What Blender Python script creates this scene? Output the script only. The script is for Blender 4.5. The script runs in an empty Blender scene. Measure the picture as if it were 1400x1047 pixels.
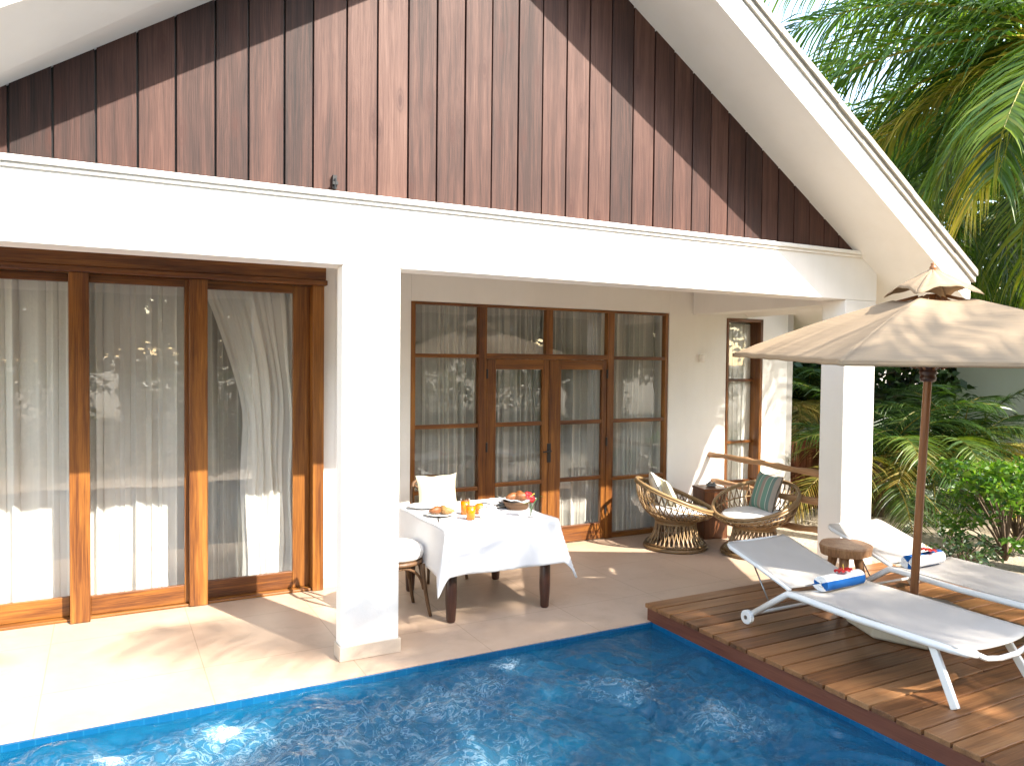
import bpy, math, random
from mathutils import Vector, Matrix, noise
import numpy as np
R = math.radians
sc = bpy.context.scene
col = sc.collection

# ---------------------------------------------------------------- camera
cam = bpy.data.cameras.new("camera"); camo = bpy.data.objects.new("camera", cam); col.objects.link(camo)
rt = Vector((0.88305629, -0.46915045, 0.01046156)); up = Vector((0.00431759, 0.03041518, 0.99952803)); fw = Vector((0.46924722, 0.88259434, -0.02888391))
m = Matrix((rt, up, -fw)).transposed().to_4x4(); m.translation = (0, 0, 2.05); camo.matrix_world = m
cam.sensor_width = 36; cam.lens = 26.923; cam.clip_start = .05; cam.clip_end = 2000
sc.camera = camo
# ---------------------------------------------------------------- sky and sun
SD = Vector((-.40, 1, -.94)).normalized()          # direction the sunlight travels
w = bpy.data.worlds.new("World"); sc.world = w; w.use_nodes = True
wn = w.node_tree; wn.nodes.clear()
sky = wn.nodes.new('ShaderNodeTexSky'); sky.sky_type = 'NISHITA'; sky.sun_disc = False
sky.sun_elevation = math.asin(-SD.z); sky.sun_rotation = math.atan2(-SD.x, -SD.y)
sky.air_density = 1.0; sky.dust_density = .7; sky.ozone_density = 1.0
bg = wn.nodes.new('ShaderNodeBackground'); bg.inputs[1].default_value = .15
wo = wn.nodes.new('ShaderNodeOutputWorld')
tint = wn.nodes.new('ShaderNodeMix'); tint.data_type = 'RGBA'; tint.blend_type = 'MULTIPLY'; tint.inputs[0].default_value = 1; tint.inputs[7].default_value = (1, .885, .75, 1)   # warm tint put on the sky light so shade turns less blue
wn.links.new(sky.outputs[0], tint.inputs[6]); wn.links.new(tint.outputs[2], bg.inputs[0]); wn.links.new(bg.outputs[0], wo.inputs[0])
sun = bpy.data.lights.new("sun", 'SUN'); sun.energy = 2.0; sun.angle = R(.6); sun.color = (1, .94, .84)
suno = bpy.data.objects.new("sun", sun); col.objects.link(suno); suno.rotation_euler = SD.to_track_quat('-Z', 'Y').to_euler(); suno.location = (4, -10, 12)
sc.view_settings.view_transform = 'Standard'; sc.view_settings.look = 'None'; sc.view_settings.gamma = 1
sc.view_settings.exposure = 2.92
sc.cycles.use_denoising = True
sc.cycles.max_bounces = 10; sc.cycles.transparent_max_bounces = 24
sc.cycles.caustics_reflective = False; sc.cycles.caustics_refractive = False
sc.cycles.sample_clamp_indirect = 6

# ---------------------------------------------------------------- materials
class NT:
    def __init__(s, name):
        s.m = bpy.data.materials.new(name); s.m.use_nodes = True; s.t = s.m.node_tree; s.t.nodes.clear()
        s.out = s.t.nodes.new('ShaderNodeOutputMaterial')
    def n(s, ty, ins=None, **props):
        nd = s.t.nodes.new('ShaderNode' + ty)
        for k, v in props.items(): setattr(nd, k, v)
        for k, v in (ins or {}).items():
            sk = nd.inputs[k]
            if isinstance(v, bpy.types.NodeSocket): s.t.links.new(v, sk)
            else:
                if isinstance(v, tuple) and len(v) == 3 and sk.type == 'RGBA': v = v + (1,)
                sk.default_value = v
        return nd
    def noise(s, vec, scale, detail=4, rough=.55, dist=0): return s.n('TexNoise', {'Vector': vec, 'Scale': scale, 'Detail': detail, 'Roughness': rough, 'Distortion': dist})
    def ramp(s, fac, stops, interp='LINEAR'):
        nd = s.n('ValToRGB', {'Fac': fac}); cr = nd.color_ramp; cr.interpolation = interp
        while len(cr.elements) > 1: cr.elements.remove(cr.elements[-1])
        cr.elements[0].position = stops[0][0]; cr.elements[0].color = tuple(stops[0][1]) + (1,) if len(stops[0][1]) == 3 else stops[0][1]
        for p, c in stops[1:]:
            e = cr.elements.new(p); e.color = tuple(c) + (1,)
        return nd.outputs[0]
    def mix(s, f, a, b, mode='MIX'):
        nd = s.n('Mix', None, data_type='RGBA', blend_type=mode)
        for i, v in ((0, f), (6, a), (7, b)):
            if isinstance(v, bpy.types.NodeSocket): s.t.links.new(v, nd.inputs[i])
            else: nd.inputs[i].default_value = v + (1,) if isinstance(v, tuple) and len(v) == 3 else v
        return nd.outputs[2]
    def math(s, op, a, b=0., c=0.):
        return s.n('Math', {0: a, 1: b, 2: c}, operation=op).outputs[0]
    def mapping(s, vec, scale=(1, 1, 1), loc=(0, 0, 0), rot=(0, 0, 0)): return s.n('Mapping', {'Vector': vec, 'Scale': scale, 'Location': loc, 'Rotation': rot}).outputs[0]
    def attr(s, name): return s.n('Attribute', None, attribute_name=name)
    def obj(s): return s.n('TexCoord').outputs['Object']
    def geo(s): return s.n('NewGeometry')
    def bump(s, h, strength=.3, dist=.01): return s.n('Bump', {'Height': h, 'Strength': strength, 'Distance': dist}).outputs[0]
    def fin(s, sh): s.t.links.new(sh, s.out.inputs[0]); return s.m
    def pr(s, colr, rough=.6, nrm=None, **kw):
        ins = {'Base Color': colr, 'Roughness': rough}
        if nrm is not None: ins['Normal'] = nrm
        ins.update(kw)
        return s.n('BsdfPrincipled', ins).outputs[0]

def mul3(c, k): return tuple(x * k for x in c)

def m_plaster(name, c=(.84, .805, .75), bump=.25, dirt=.10):
    t = NT(name); P = t.geo().outputs['Position']
    a = t.noise(P, 1.1, 5, .6).outputs[0]; b = t.noise(P, 9, 4).outputs[0]; st = t.noise(t.mapping(P, (2.2, 2.2, .25)), 3, 5, .65).outputs[0]
    f = t.ramp(a, [(.35, mul3(c, 1 - dirt * .55)), (.6, c)])
    f = t.mix(t.math('MULTIPLY', t.ramp(st, [(.5, (0, 0, 0)), (.75, (1, 1, 1))]), dirt * 1.3), f, mul3((c[0], c[1] * .97, c[2] * .9), .82))
    n1 = t.noise(P, 55, 4, .6).outputs[0]; n2 = t.noise(P, 5, 3).outputs[0]
    nr = t.bump(t.math('ADD', n1, t.math('MULTIPLY', n2, 3.)), bump, .004)
    return t.fin(t.pr(f, .75, nr))

def m_wood(name, stops, grain=14, rough=.5, coat=0., var=.35, knots=False, bump=.25, weather=None, sc_l=1.0):
    t = NT(name); g = t.attr('gv').outputs['Vector']; r = t.attr('rnd').outputs['Fac']
    off = t.n('CombineXYZ', {0: t.math('MULTIPLY', r, 37.), 1: t.math('MULTIPLY', r, 91.), 2: t.math('MULTIPLY', r, 53.)}).outputs[0]
    v = t.n('VectorMath', {0: g, 1: off}, operation='ADD').outputs[0]
    warp = t.noise(t.mapping(v, (.9 * sc_l, 3, 3)), 1.6, 3).outputs['Color']
    vv = t.n('VectorMath', {0: v, 1: t.n('VectorMath', {0: warp, 1: (.16, .07, .07)}, operation='MULTIPLY').outputs[0]}, operation='ADD').outputs[0]
    n1 = t.noise(t.mapping(vv, (.55 * sc_l, grain, grain)), 1.3, 6, .62, .4).outputs[0]
    n2 = t.noise(t.mapping(v, (2.2 * sc_l, grain * 7, grain * 7)), 1.6, 3, .6).outputs[0]
    n3 = t.noise(t.mapping(v, (.5, 1.3, 1.3)), 1.1, 3).outputs[0]
    f = t.math('ADD', t.math('MULTIPLY', n1, .60), t.math('MULTIPLY', n2, .40))
    f = t.math('ADD', f, t.math('MULTIPLY', t.math('SUBTRACT', n3, .5), .35))
    f = t.math('ADD', f, t.math('MULTIPLY', t.math('SUBTRACT', r, .5), var * .5))
    c = t.ramp(f, stops)
    if weather:
        wx = t.noise(t.geo().outputs['Position'], .75, 4, .6).outputs[0]
        wx2 = t.noise(t.mapping(v, (2.2, 5, 5)), 1.4, 5, .7).outputs[0]
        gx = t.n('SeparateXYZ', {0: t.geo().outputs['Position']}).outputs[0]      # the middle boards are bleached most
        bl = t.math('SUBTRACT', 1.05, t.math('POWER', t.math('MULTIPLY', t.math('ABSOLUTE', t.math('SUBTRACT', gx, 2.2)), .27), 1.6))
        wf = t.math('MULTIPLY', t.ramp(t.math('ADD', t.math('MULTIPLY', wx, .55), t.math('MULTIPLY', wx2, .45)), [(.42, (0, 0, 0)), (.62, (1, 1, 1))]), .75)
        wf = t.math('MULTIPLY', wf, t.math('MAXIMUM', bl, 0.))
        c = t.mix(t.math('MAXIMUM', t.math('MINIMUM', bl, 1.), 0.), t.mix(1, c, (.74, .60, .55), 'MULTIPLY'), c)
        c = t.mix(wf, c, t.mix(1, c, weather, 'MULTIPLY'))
    h = f
    if knots:
        vo = t.n('TexVoronoi', {'Vector': t.mapping(v, (1.5, 4.6, 4.6)), 'Scale': 1.0, 'Randomness': 1.}, feature='F1', voronoi_dimensions='2D')
        k = t.ramp(vo.outputs['Distance'], [(.045, (1, 1, 1)), (.085, (.4, .4, .4)), (.11, (.7, .7, .7)), (.14, (.25, .25, .25)), (.2, (0, 0, 0))])
        sel = t.math('GREATER_THAN', t.n('SeparateColor', {0: vo.outputs['Color']}).outputs[0], .4)
        c = t.mix(t.math('MULTIPLY', t.math('MULTIPLY', k, sel), .92), c, (.045, .012, .006))
    nr = t.bump(h, bump, .006)
    rg = t.math('ADD', t.math('MULTIPLY', f, -.25), rough + .12)
    return t.fin(t.pr(c, rg, nr, **{'Coat Weight': coat, 'Coat Roughness': .25, 'Specular IOR Level': .4}))

def m_plain(name, c, rough=.5, var=.12, scale=12, bump=.1, metal=0., coat=0., sub=0.):
    t = NT(name); P = t.obj(); a = t.noise(P, scale, 5, .6).outputs[0]; b = t.noise(P, scale * 8, 3).outputs[0]
    cc = t.ramp(a, [(.3, mul3(c, 1 - var)), (.7, mul3(c, 1 + var * .5))])
    kw = {'Metallic': metal, 'Coat Weight': coat}
    return t.fin(t.pr(cc, rough, t.bump(b, bump, .003), **kw))

def m_fabric(name, c, weave=(300, 300, 300), var=.08, rough=.9, trans=.0, bump=.2, streak=None, spec=.2):
    t = NT(name); g = t.attr('gv').outputs['Vector']
    a = t.noise(g, 5, 4).outputs[0]
    cc = t.ramp(a, [(.3, mul3(c, 1 - var)), (.7, mul3(c, 1 + var * .4))])
    if streak:
        sN = t.noise(t.mapping(g, streak), 1, 3, .6).outputs[0]
        cc = t.mix(t.ramp(sN, [(.40, (0, 0, 0)), (.66, (.5, .5, .5))]), cc, mul3(c, .74))
    wv = t.noise(t.mapping(g, weave), 1, 2).outputs[0]; wr = t.noise(g, 9, 3).outputs[0]
    nr = t.bump(t.math('ADD', wv, t.math('MULTIPLY', wr, 2.)), bump, .004)
    sh = t.pr(cc, rough, nr, **{'Specular IOR Level': spec})
    if trans > 0:
        tr = t.n('BsdfTranslucent', {'Color': cc, 'Normal': nr}).outputs[0]
        sh = t.n('MixShader', {0: trans, 1: sh, 2: tr}).outputs[0]
    return t.fin(sh)

def m_leaf(name, stops, trans=.35, rough=.42, spec=.5):
    t = NT(name); r = t.attr('rnd').outputs['Fac']; g = t.attr('gv').outputs['Vector']
    a = t.noise(g, 3.0, 3).outputs[0]
    f = t.math('ADD', t.math('MULTIPLY', r, .75), t.math('MULTIPLY', a, .25))
    c = t.ramp(f, stops)
    sh = t.pr(c, rough, None, **{'Specular IOR Level': spec})
    c2 = t.mix(1, c, (1.5, 1.5, .5), 'MULTIPLY')
    tr = t.n('BsdfTranslucent', {'Color': c2}).outputs[0]
    return t.fin(t.n('MixShader', {0: trans, 1: sh, 2: tr}).outputs[0])

def fres(t, lo=.04, gain=1., nrm=None):
    lw = t.n('LayerWeight', {'Blend': .5} if nrm is None else {'Blend': .5, 'Normal': nrm}).outputs['Facing']
    return t.math('MINIMUM', t.math('ADD', t.math('MULTIPLY', t.math('POWER', lw, 5.), (1 - lo) * gain), lo), 1.)

def m_glass(name, refl=.09, tint=(.93, .95, .94), rough=0.0):
    t = NT(name)
    P = t.geo().outputs['Position']
    nr = t.bump(t.noise(P, 1.7, 2).outputs[0], .05, .05)
    F = fres(t, refl, 1.)
    gl = t.n('BsdfGlossy', {'Color': (1, 1, 1), 'Roughness': rough, 'Normal': nr}).outputs[0]
    tr = t.n('BsdfTransparent', {'Color': tint}).outputs[0]
    return t.fin(t.n('MixShader', {0: F, 1: tr, 2: gl}).outputs[0])

MAT = {}
MAT['white'] = m_plaster('white_plaster')
MAT['soffit'] = m_plaster('soffit_plaster', (.82, .785, .73), .12)
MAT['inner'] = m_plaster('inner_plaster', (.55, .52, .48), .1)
MAT['pale'] = m_plaster('pale_render', (.50, .54, .46), .2)
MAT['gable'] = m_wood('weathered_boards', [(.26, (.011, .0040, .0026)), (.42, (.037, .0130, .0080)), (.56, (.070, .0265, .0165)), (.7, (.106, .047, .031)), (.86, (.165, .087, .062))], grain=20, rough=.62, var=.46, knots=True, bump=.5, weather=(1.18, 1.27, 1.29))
MAT['teak'] = m_wood('teak', [(.28, (.028, .0085, .003)), (.44, (.115, .036, .008)), (.6, (.25, .095, .018)), (.8, (.43, .20, .046))], grain=15, rough=.38, coat=.15, var=.25, bump=.12)
MAT['deck'] = m_wood('deck_wood', [(.28, (.050, .019, .007)), (.45, (.15, .062, .023)), (.62, (.255, .115, .044)), (.82, (.35, .18, .08))], grain=12, rough=.42, var=.55, bump=.3)
MAT['decktrim'] = m_wood('deck_trim_wood', [(.3, (.05, .014, .008)), (.5, (.12, .035, .018)), (.8, (.20, .07, .035))], grain=10, rough=.5, var=.3)
MAT['dark'] = m_wood('dark_wood', [(.3, (.022, .009, .006)), (.55, (.055, .02, .012)), (.8, (.10, .04, .022))], grain=14, rough=.35, coat=.2, var=.2)
MAT['bent'] = m_wood('bentwood', [(.3, (.06, .03, .014)), (.55, (.15, .08, .038)), (.8, (.26, .15, .075))], grain=16, rough=.45, var=.2)
MAT['box'] = m_wood('brown_box_wood', [(.3, (.05, .018, .008)), (.55, (.14, .05, .018)), (.8, (.22, .09, .03))], grain=9, rough=.4, coat=.1, var=.2)
MAT['slab'] = m_wood('slab_wood', [(.3, (.11, .045, .018)), (.5, (.28, .135, .058)), (.75, (.46, .28, .15))], grain=9, rough=.5, var=.2)
MAT['log'] = m_wood('peeled_log', [(.28, (.16, .075, .03)), (.5, (.36, .19, .085)), (.75, (.50, .30, .15))], grain=18, rough=.55, var=.2, bump=.4)
MAT['pole'] = m_wood('pole_wood', [(.28, (.12, .045, .016)), (.55, (.27, .11, .04)), (.8, (.36, .17, .07))], grain=18, rough=.4, coat=.2, var=.1)
MAT['rattan'] = m_wood('rattan', [(.28, (.085, .045, .018)), (.5, (.24, .148, .066)), (.75, (.40, .275, .14))], grain=20, rough=.38, var=.8, bump=.2)
MAT['fence'] = m_wood('fence_wood', [(.28, (.10, .028, .012)), (.5, (.22, .07, .03)), (.8, (.34, .14, .06))], grain=10, rough=.6, var=.6)
MAT['trunk'] = m_wood('palm_bark', [(.3, (.05, .035, .02)), (.55, (.14, .10, .065)), (.8, (.24, .19, .13))], grain=3, rough=.9, var=.3, bump=.8, sc_l=14)
MAT['canvas'] = m_fabric('canvas', (.425, .315, .208), (40, 900, 900), .06, .85, .18, .35, streak=(1.2, 70, 70))
MAT['sling'] = m_fabric('sling_mesh', (.57, .525, .475), (420, 420, 420), .05, .7, .12, .3)
MAT['linen'] = m_fabric('white_linen', (.80, .79, .785), (500, 500, 500), .03, .9, .1, .2)
MAT['cream'] = m_fabric('cream_cotton', (.56, .525, .385), (400, 400, 400), .05, .9, .1, .35)
MAT['cushion'] = m_fabric('white_cushion', (.78, .76, .73), (400, 400, 400), .04, .9, 0, .3)
MAT['metal'] = m_plain('white_powder_coat', (.74, .73, .71), .4, .04, 6, .05)
MAT['steel'] = m_plain('grey_steel', (.32, .32, .31), .35, .15, 20, .1, metal=.9)
MAT['black'] = m_plain('black_iron', (.015, .014, .014), .4, .2, 20, .1)
MAT['stone'] = m_plain('cream_concrete', (.52, .45, .36), .75, .16, 7, .5)
MAT['skirt'] = m_plain('beige_stone', (.56, .46, .36), .45, .14, 9, .15)
MAT['tileroof'] = m_plain('grey_roof_tile', (.40, .365, .31), .8, .2, 6, .6)
MAT['china'] = m_plain('white_china', (.82, .81, .79), .15, .02, 6, .02, coat=.4)
MAT['bread'] = m_plain('baked_crust', (.20, .07, .018), .5, .55, 30, .5)
MAT['pastry'] = m_plain('pastry', (.33, .18, .06), .55, .5, 40, .6)
MAT['orange'] = m_plain('orange_peel', (.50, .14, .004), .4, .08, 60, .3)
MAT['red'] = m_plain('red_petal', (.40, .006, .009), .5, .3, 30, .2)
MAT['yellow'] = m_plain('yellow_anther', (.80, .50, .05), .5, .1, 30, .1)
MAT['green'] = m_plain('green_stem', (.07, .17, .03), .5, .3, 30, .1)
MAT['wicker'] = m_wood('wicker', [(.3, (.06, .028, .012)), (.6, (.15, .08, .04)), (.8, (.24, .14, .075))], grain=20, rough=.6, var=.6)
MAT['greydish'] = m_plain('grey_dish', (.22, .21, .20), .35, .3, 25, .3)
MAT['palm'] = m_leaf('palm_leaflets', [(.12, (.022, .055, .012)), (.4, (.07, .14, .018)), (.62, (.17, .235, .025)), (.82, (.34, .31, .035)), (.97, (.45, .31, .08))], .4, .36)
MAT['smallpalm'] = m_leaf('small_palm_leaflets', [(.12, (.018, .042, .010)), (.42, (.048, .10, .016)), (.66, (.12, .16, .026)), (.84, (.30, .24, .05)), (.97, (.36, .2, .06))], .3, .42)
MAT['darkleaf'] = m_leaf('dark_leaves', [(.15, (.010, .026, .009)), (.55, (.028, .066, .015)), (.9, (.065, .12, .022))], .25, .4)
MAT['limeleaf'] = m_leaf('lime_leaves', [(.15, (.03, .09, .010)), (.5, (.08, .185, .016)), (.9, (.22, .31, .026))], .4, .4)
MAT['twig'] = m_plain('twig_bark', (.12, .08, .05), .85, .3, 20, .4)
MAT['glass'] = m_glass('window_glass', .045, (.97, .98, .97))
MAT['drink'] = m_glass('clear_glass', .06, (.97, .97, .97))
MAT['juice'] = m_plain('orange_juice', (.52, .15, .0), .2, .05, 30, .02)

def _floor():
    t = NT('terrace_stone'); P = t.geo().outputs['Position']
    a = t.noise(P, .9, 6, .62).outputs[0]; b = t.noise(P, 14, 5, .6).outputs[0]
    f = t.math('ADD', t.math('MULTIPLY', a, .7), t.math('MULTIPLY', b, .3))
    c = t.ramp(f, [(.3, (.41, .285, .195)), (.5, (.475, .34, .24)), (.7, (.53, .40, .295))])
    br = t.n('TexBrick', {'Vector': t.mapping(P, (1, 1, 1), (.35, .14, 0)), 'Color1': (1, 1, 1, 1), 'Color2': (.985, .98, .975, 1), 'Mortar': (.70, .67, .63, 1), 'Scale': 1., 'Mortar Size': .0035, 'Mortar Smooth': .3, 'Brick Width': .92, 'Row Height': .92}, offset=0.)
    c = t.mix(1, c, br.outputs[0], 'MULTIPLY')
    st = t.noise(t.mapping(P, (1, 1, 1), (3, 9, 0)), 2.6, 6, .7, .6).outputs[0]
    c = t.mix(t.math('MULTIPLY', t.ramp(st, [(.52, (0, 0, 0)), (.72, (1, 1, 1))]), .55), c, (.36, .26, .18))
    rg = t.math('ADD', t.math('MULTIPLY', b, .25), .34)
    return t.fin(t.pr(c, rg, t.bump(t.math('ADD', b, br.outputs['Fac']), .06, .004)))
MAT['floor'] = _floor()

def _sand():
    t = NT('sand'); P = t.geo().outputs['Position']
    a = t.noise(P, .8, 6, .65).outputs[0]; b = t.noise(P, 35, 4, .7).outputs[0]
    c = t.ramp(t.math('ADD', t.math('MULTIPLY', a, .55), t.math('MULTIPLY', b, .45)), [(.36, (.20, .16, .11)), (.5, (.40, .335, .245)), (.66, (.55, .48, .37))])
    lit = t.n('TexVoronoi', {'Vector': P, 'Scale': 16.}, feature='F1')
    sel = t.math('MULTIPLY', t.math('LESS_THAN', lit.outputs['Distance'], .22), t.math('GREATER_THAN', t.n('SeparateColor', {0: lit.outputs['Color']}).outputs[0], .72))
    c = t.mix(t.math('MULTIPLY', sel, .8), c, (.15, .09, .045))
    return t.fin(t.pr(c, .95, t.bump(t.math('ADD', a, b), .8, .03)))
MAT['sand'] = _sand()

def _tile():
    t = NT('pool_tile'); P = t.geo().outputs['Position']
    def grid(v): return t.n('TexBrick', {'Vector': v, 'Color1': (.003, .075, .18, 1), 'Color2': (.004, .088, .20, 1), 'Mortar': (.010, .11, .22, 1), 'Scale': 1., 'Mortar Size': .0035, 'Brick Width': .075, 'Row Height': .075}, offset=0.).outputs[0]
    n = t.n('SeparateXYZ', {0: t.geo().outputs['Normal']})
    p = t.n('SeparateXYZ', {0: P})
    side = t.math('GREATER_THAN', t.math('ABSOLUTE', n.outputs[2]), .5)
    vh = P
    vv = t.n('CombineXYZ', {0: t.math('ADD', p.outputs[0], p.outputs[1]), 1: p.outputs[2], 2: 0.}).outputs[0]
    c = t.mix(side, grid(vv), grid(vh))
    return t.fin(t.pr(c, .18, None))
MAT['tile'] = _tile()

JETS = [(.58, 4.45, .17), (.02, 4.42, .14), (2.12, 4.40, .22), (1.72, 4.22, .34), (2.9, 3.95, .26), (3.2, 3.3, .28), (1.0, 4.05, .42), (1.6, 3.5, .4), (.1, 4.2, .3), (2.45, 4.62, .12)]
def _water():
    t = NT('pool_water'); P = t.geo().outputs['Position']
    n1 = t.noise(P, 9, 4, .6, .8).outputs[0]; n2 = t.noise(P, 30, 3, .55, .6).outputs[0]
    h = t.math('ADD', n1, t.math('MULTIPLY', n2, .3))
    nr = t.bump(h, .4, .04)
    F = fres(t, .022, .95, nr)
    # milky turbulence driven by the jets, plus painted white glint lines
    foam = t.attr('foam').outputs['Fac']
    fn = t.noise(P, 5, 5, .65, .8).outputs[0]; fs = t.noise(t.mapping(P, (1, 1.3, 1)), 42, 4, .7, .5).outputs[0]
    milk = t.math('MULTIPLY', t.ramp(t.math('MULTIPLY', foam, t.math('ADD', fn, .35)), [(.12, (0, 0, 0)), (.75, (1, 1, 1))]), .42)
    bub_glint = t.math('MULTIPLY', t.ramp(t.math('ADD', t.math('MULTIPLY', foam, .55), t.math('MULTIPLY', fs, .65)), [(.72, (0, 0, 0)), (.86, (1, 1, 1))]), .75)
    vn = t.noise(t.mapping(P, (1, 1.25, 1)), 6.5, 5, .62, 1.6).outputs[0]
    glint_vein = t.math('MULTIPLY', t.ramp(t.math('ABSOLUTE', t.math('SUBTRACT', vn, .5)), [(0, (1, 1, 1)), (.012, (.6, .6, .6)), (.035, (0, 0, 0))]), t.math('MULTIPLY', t.math('MULTIPLY', foam, fn), 1.15))  # thin white lines painted in for bright facade reflections on the ripples
    bub_glint = t.math('MINIMUM', t.math('ADD', bub_glint, glint_vein), .85)
    dif = t.n('BsdfDiffuse', {'Color': (.005, .115, .21, 1), 'Normal': nr}).outputs[0]
    tr = t.n('BsdfTransparent', {'Color': (.40, .76, .90, 1)}).outputs[0]
    body = t.n('MixShader', {0: .5, 1: tr, 2: dif}).outputs[0]
    mk = t.n('BsdfDiffuse', {'Color': (.09, .235, .32, 1)}).outputs[0]
    body = t.n('MixShader', {0: milk, 1: body, 2: mk}).outputs[0]
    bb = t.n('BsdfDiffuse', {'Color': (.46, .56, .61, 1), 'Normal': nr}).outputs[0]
    body = t.n('MixShader', {0: bub_glint, 1: body, 2: bb}).outputs[0]
    gl = t.n('BsdfGlossy', {'Color': (1, 1, 1, 1), 'Roughness': .02, 'Normal': nr}).outputs[0]
    return t.fin(t.n('MixShader', {0: F, 1: body, 2: gl}).outputs[0])
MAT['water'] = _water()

def m_curtain(name, c=(.74, .72, .69), tr=.30, tl_=.16):
    t = NT(name); g = t.attr('gv').outputs['Vector']
    wv = t.noise(t.mapping(g, (60, 60, 2)), 1, 3).outputs[0]
    cc = t.ramp(wv, [(.3, mul3(c, .93)), (.7, c)])
    d = t.n('BsdfDiffuse', {'Color': cc}).outputs[0]; tl = t.n('BsdfTranslucent', {'Color': cc}).outputs[0]
    sh = t.n('MixShader', {0: tl_, 1: d, 2: tl}).outputs[0]
    fc = t.n('LayerWeight', {'Blend': .5}).outputs['Facing']
    tf = t.math('MULTIPLY', t.math('POWER', t.math('SUBTRACT', 1., fc), 1.3), tr)
    return t.fin(t.n('MixShader', {0: tf, 1: sh, 2: t.n('BsdfTransparent', {'Color': (1, 1, 1, 1)}).outputs[0]}).outputs[0])
MAT['curtain'] = m_curtain('sheer_curtain', (.95, .915, .865), .08)
MAT['curtain2'] = m_curtain('thin_sheer_curtain', (.90, .855, .79), .55)

def m_stripes(name, stops, axis=1, scale=1., rough=.9):
    t = NT(name); g = t.n('SeparateXYZ', {0: t.attr('gv').outputs['Vector']}).outputs[axis]
    wob = t.noise(t.attr('gv').outputs['Vector'], 60, 2).outputs[0]
    f = t.math('FRACT', t.math('MULTIPLY', g, scale))
    c = t.ramp(f, stops, 'CONSTANT')
    return t.fin(t.pr(c, rough, t.bump(wob, .35, .006), **{'Specular IOR Level': .2}))
MAT['towel'] = m_stripes('striped_towel', [(0, (.012, .10, .33)), (.06, (.76, .75, .75)), (.42, (.012, .10, .33)), (.64, (.76, .75, .75)), (.93, (.012, .10, .33))], 1, 1.)
MAT['greenstripe'] = m_stripes('green_striped_cotton', [(0, (.16, .27, .21)), (.14, (.30, .24, .20)), (.2, (.12, .23, .18)), (.34, (.46, .44, .38)), (.37, (.17, .28, .22)), (.47, (.30, .23, .19)), (.58, (.42, .38, .32)), (.61, (.15, .26, .2)), (.78, (.50, .48, .42)), (.8, (.14, .2, .17)), (.9, (.32, .27, .22))], 0, 1.)
MAT['palestripe'] = m_stripes('pale_striped_cotton', [(0, (.70, .69, .62)), (.18, (.42, .49, .43)), (.22, (.72, .71, .65)), (.42, (.52, .56, .50)), (.46, (.74, .73, .68)), (.7, (.44, .50, .44)), (.75, (.72, .71, .66))], 0, 1.)

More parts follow.
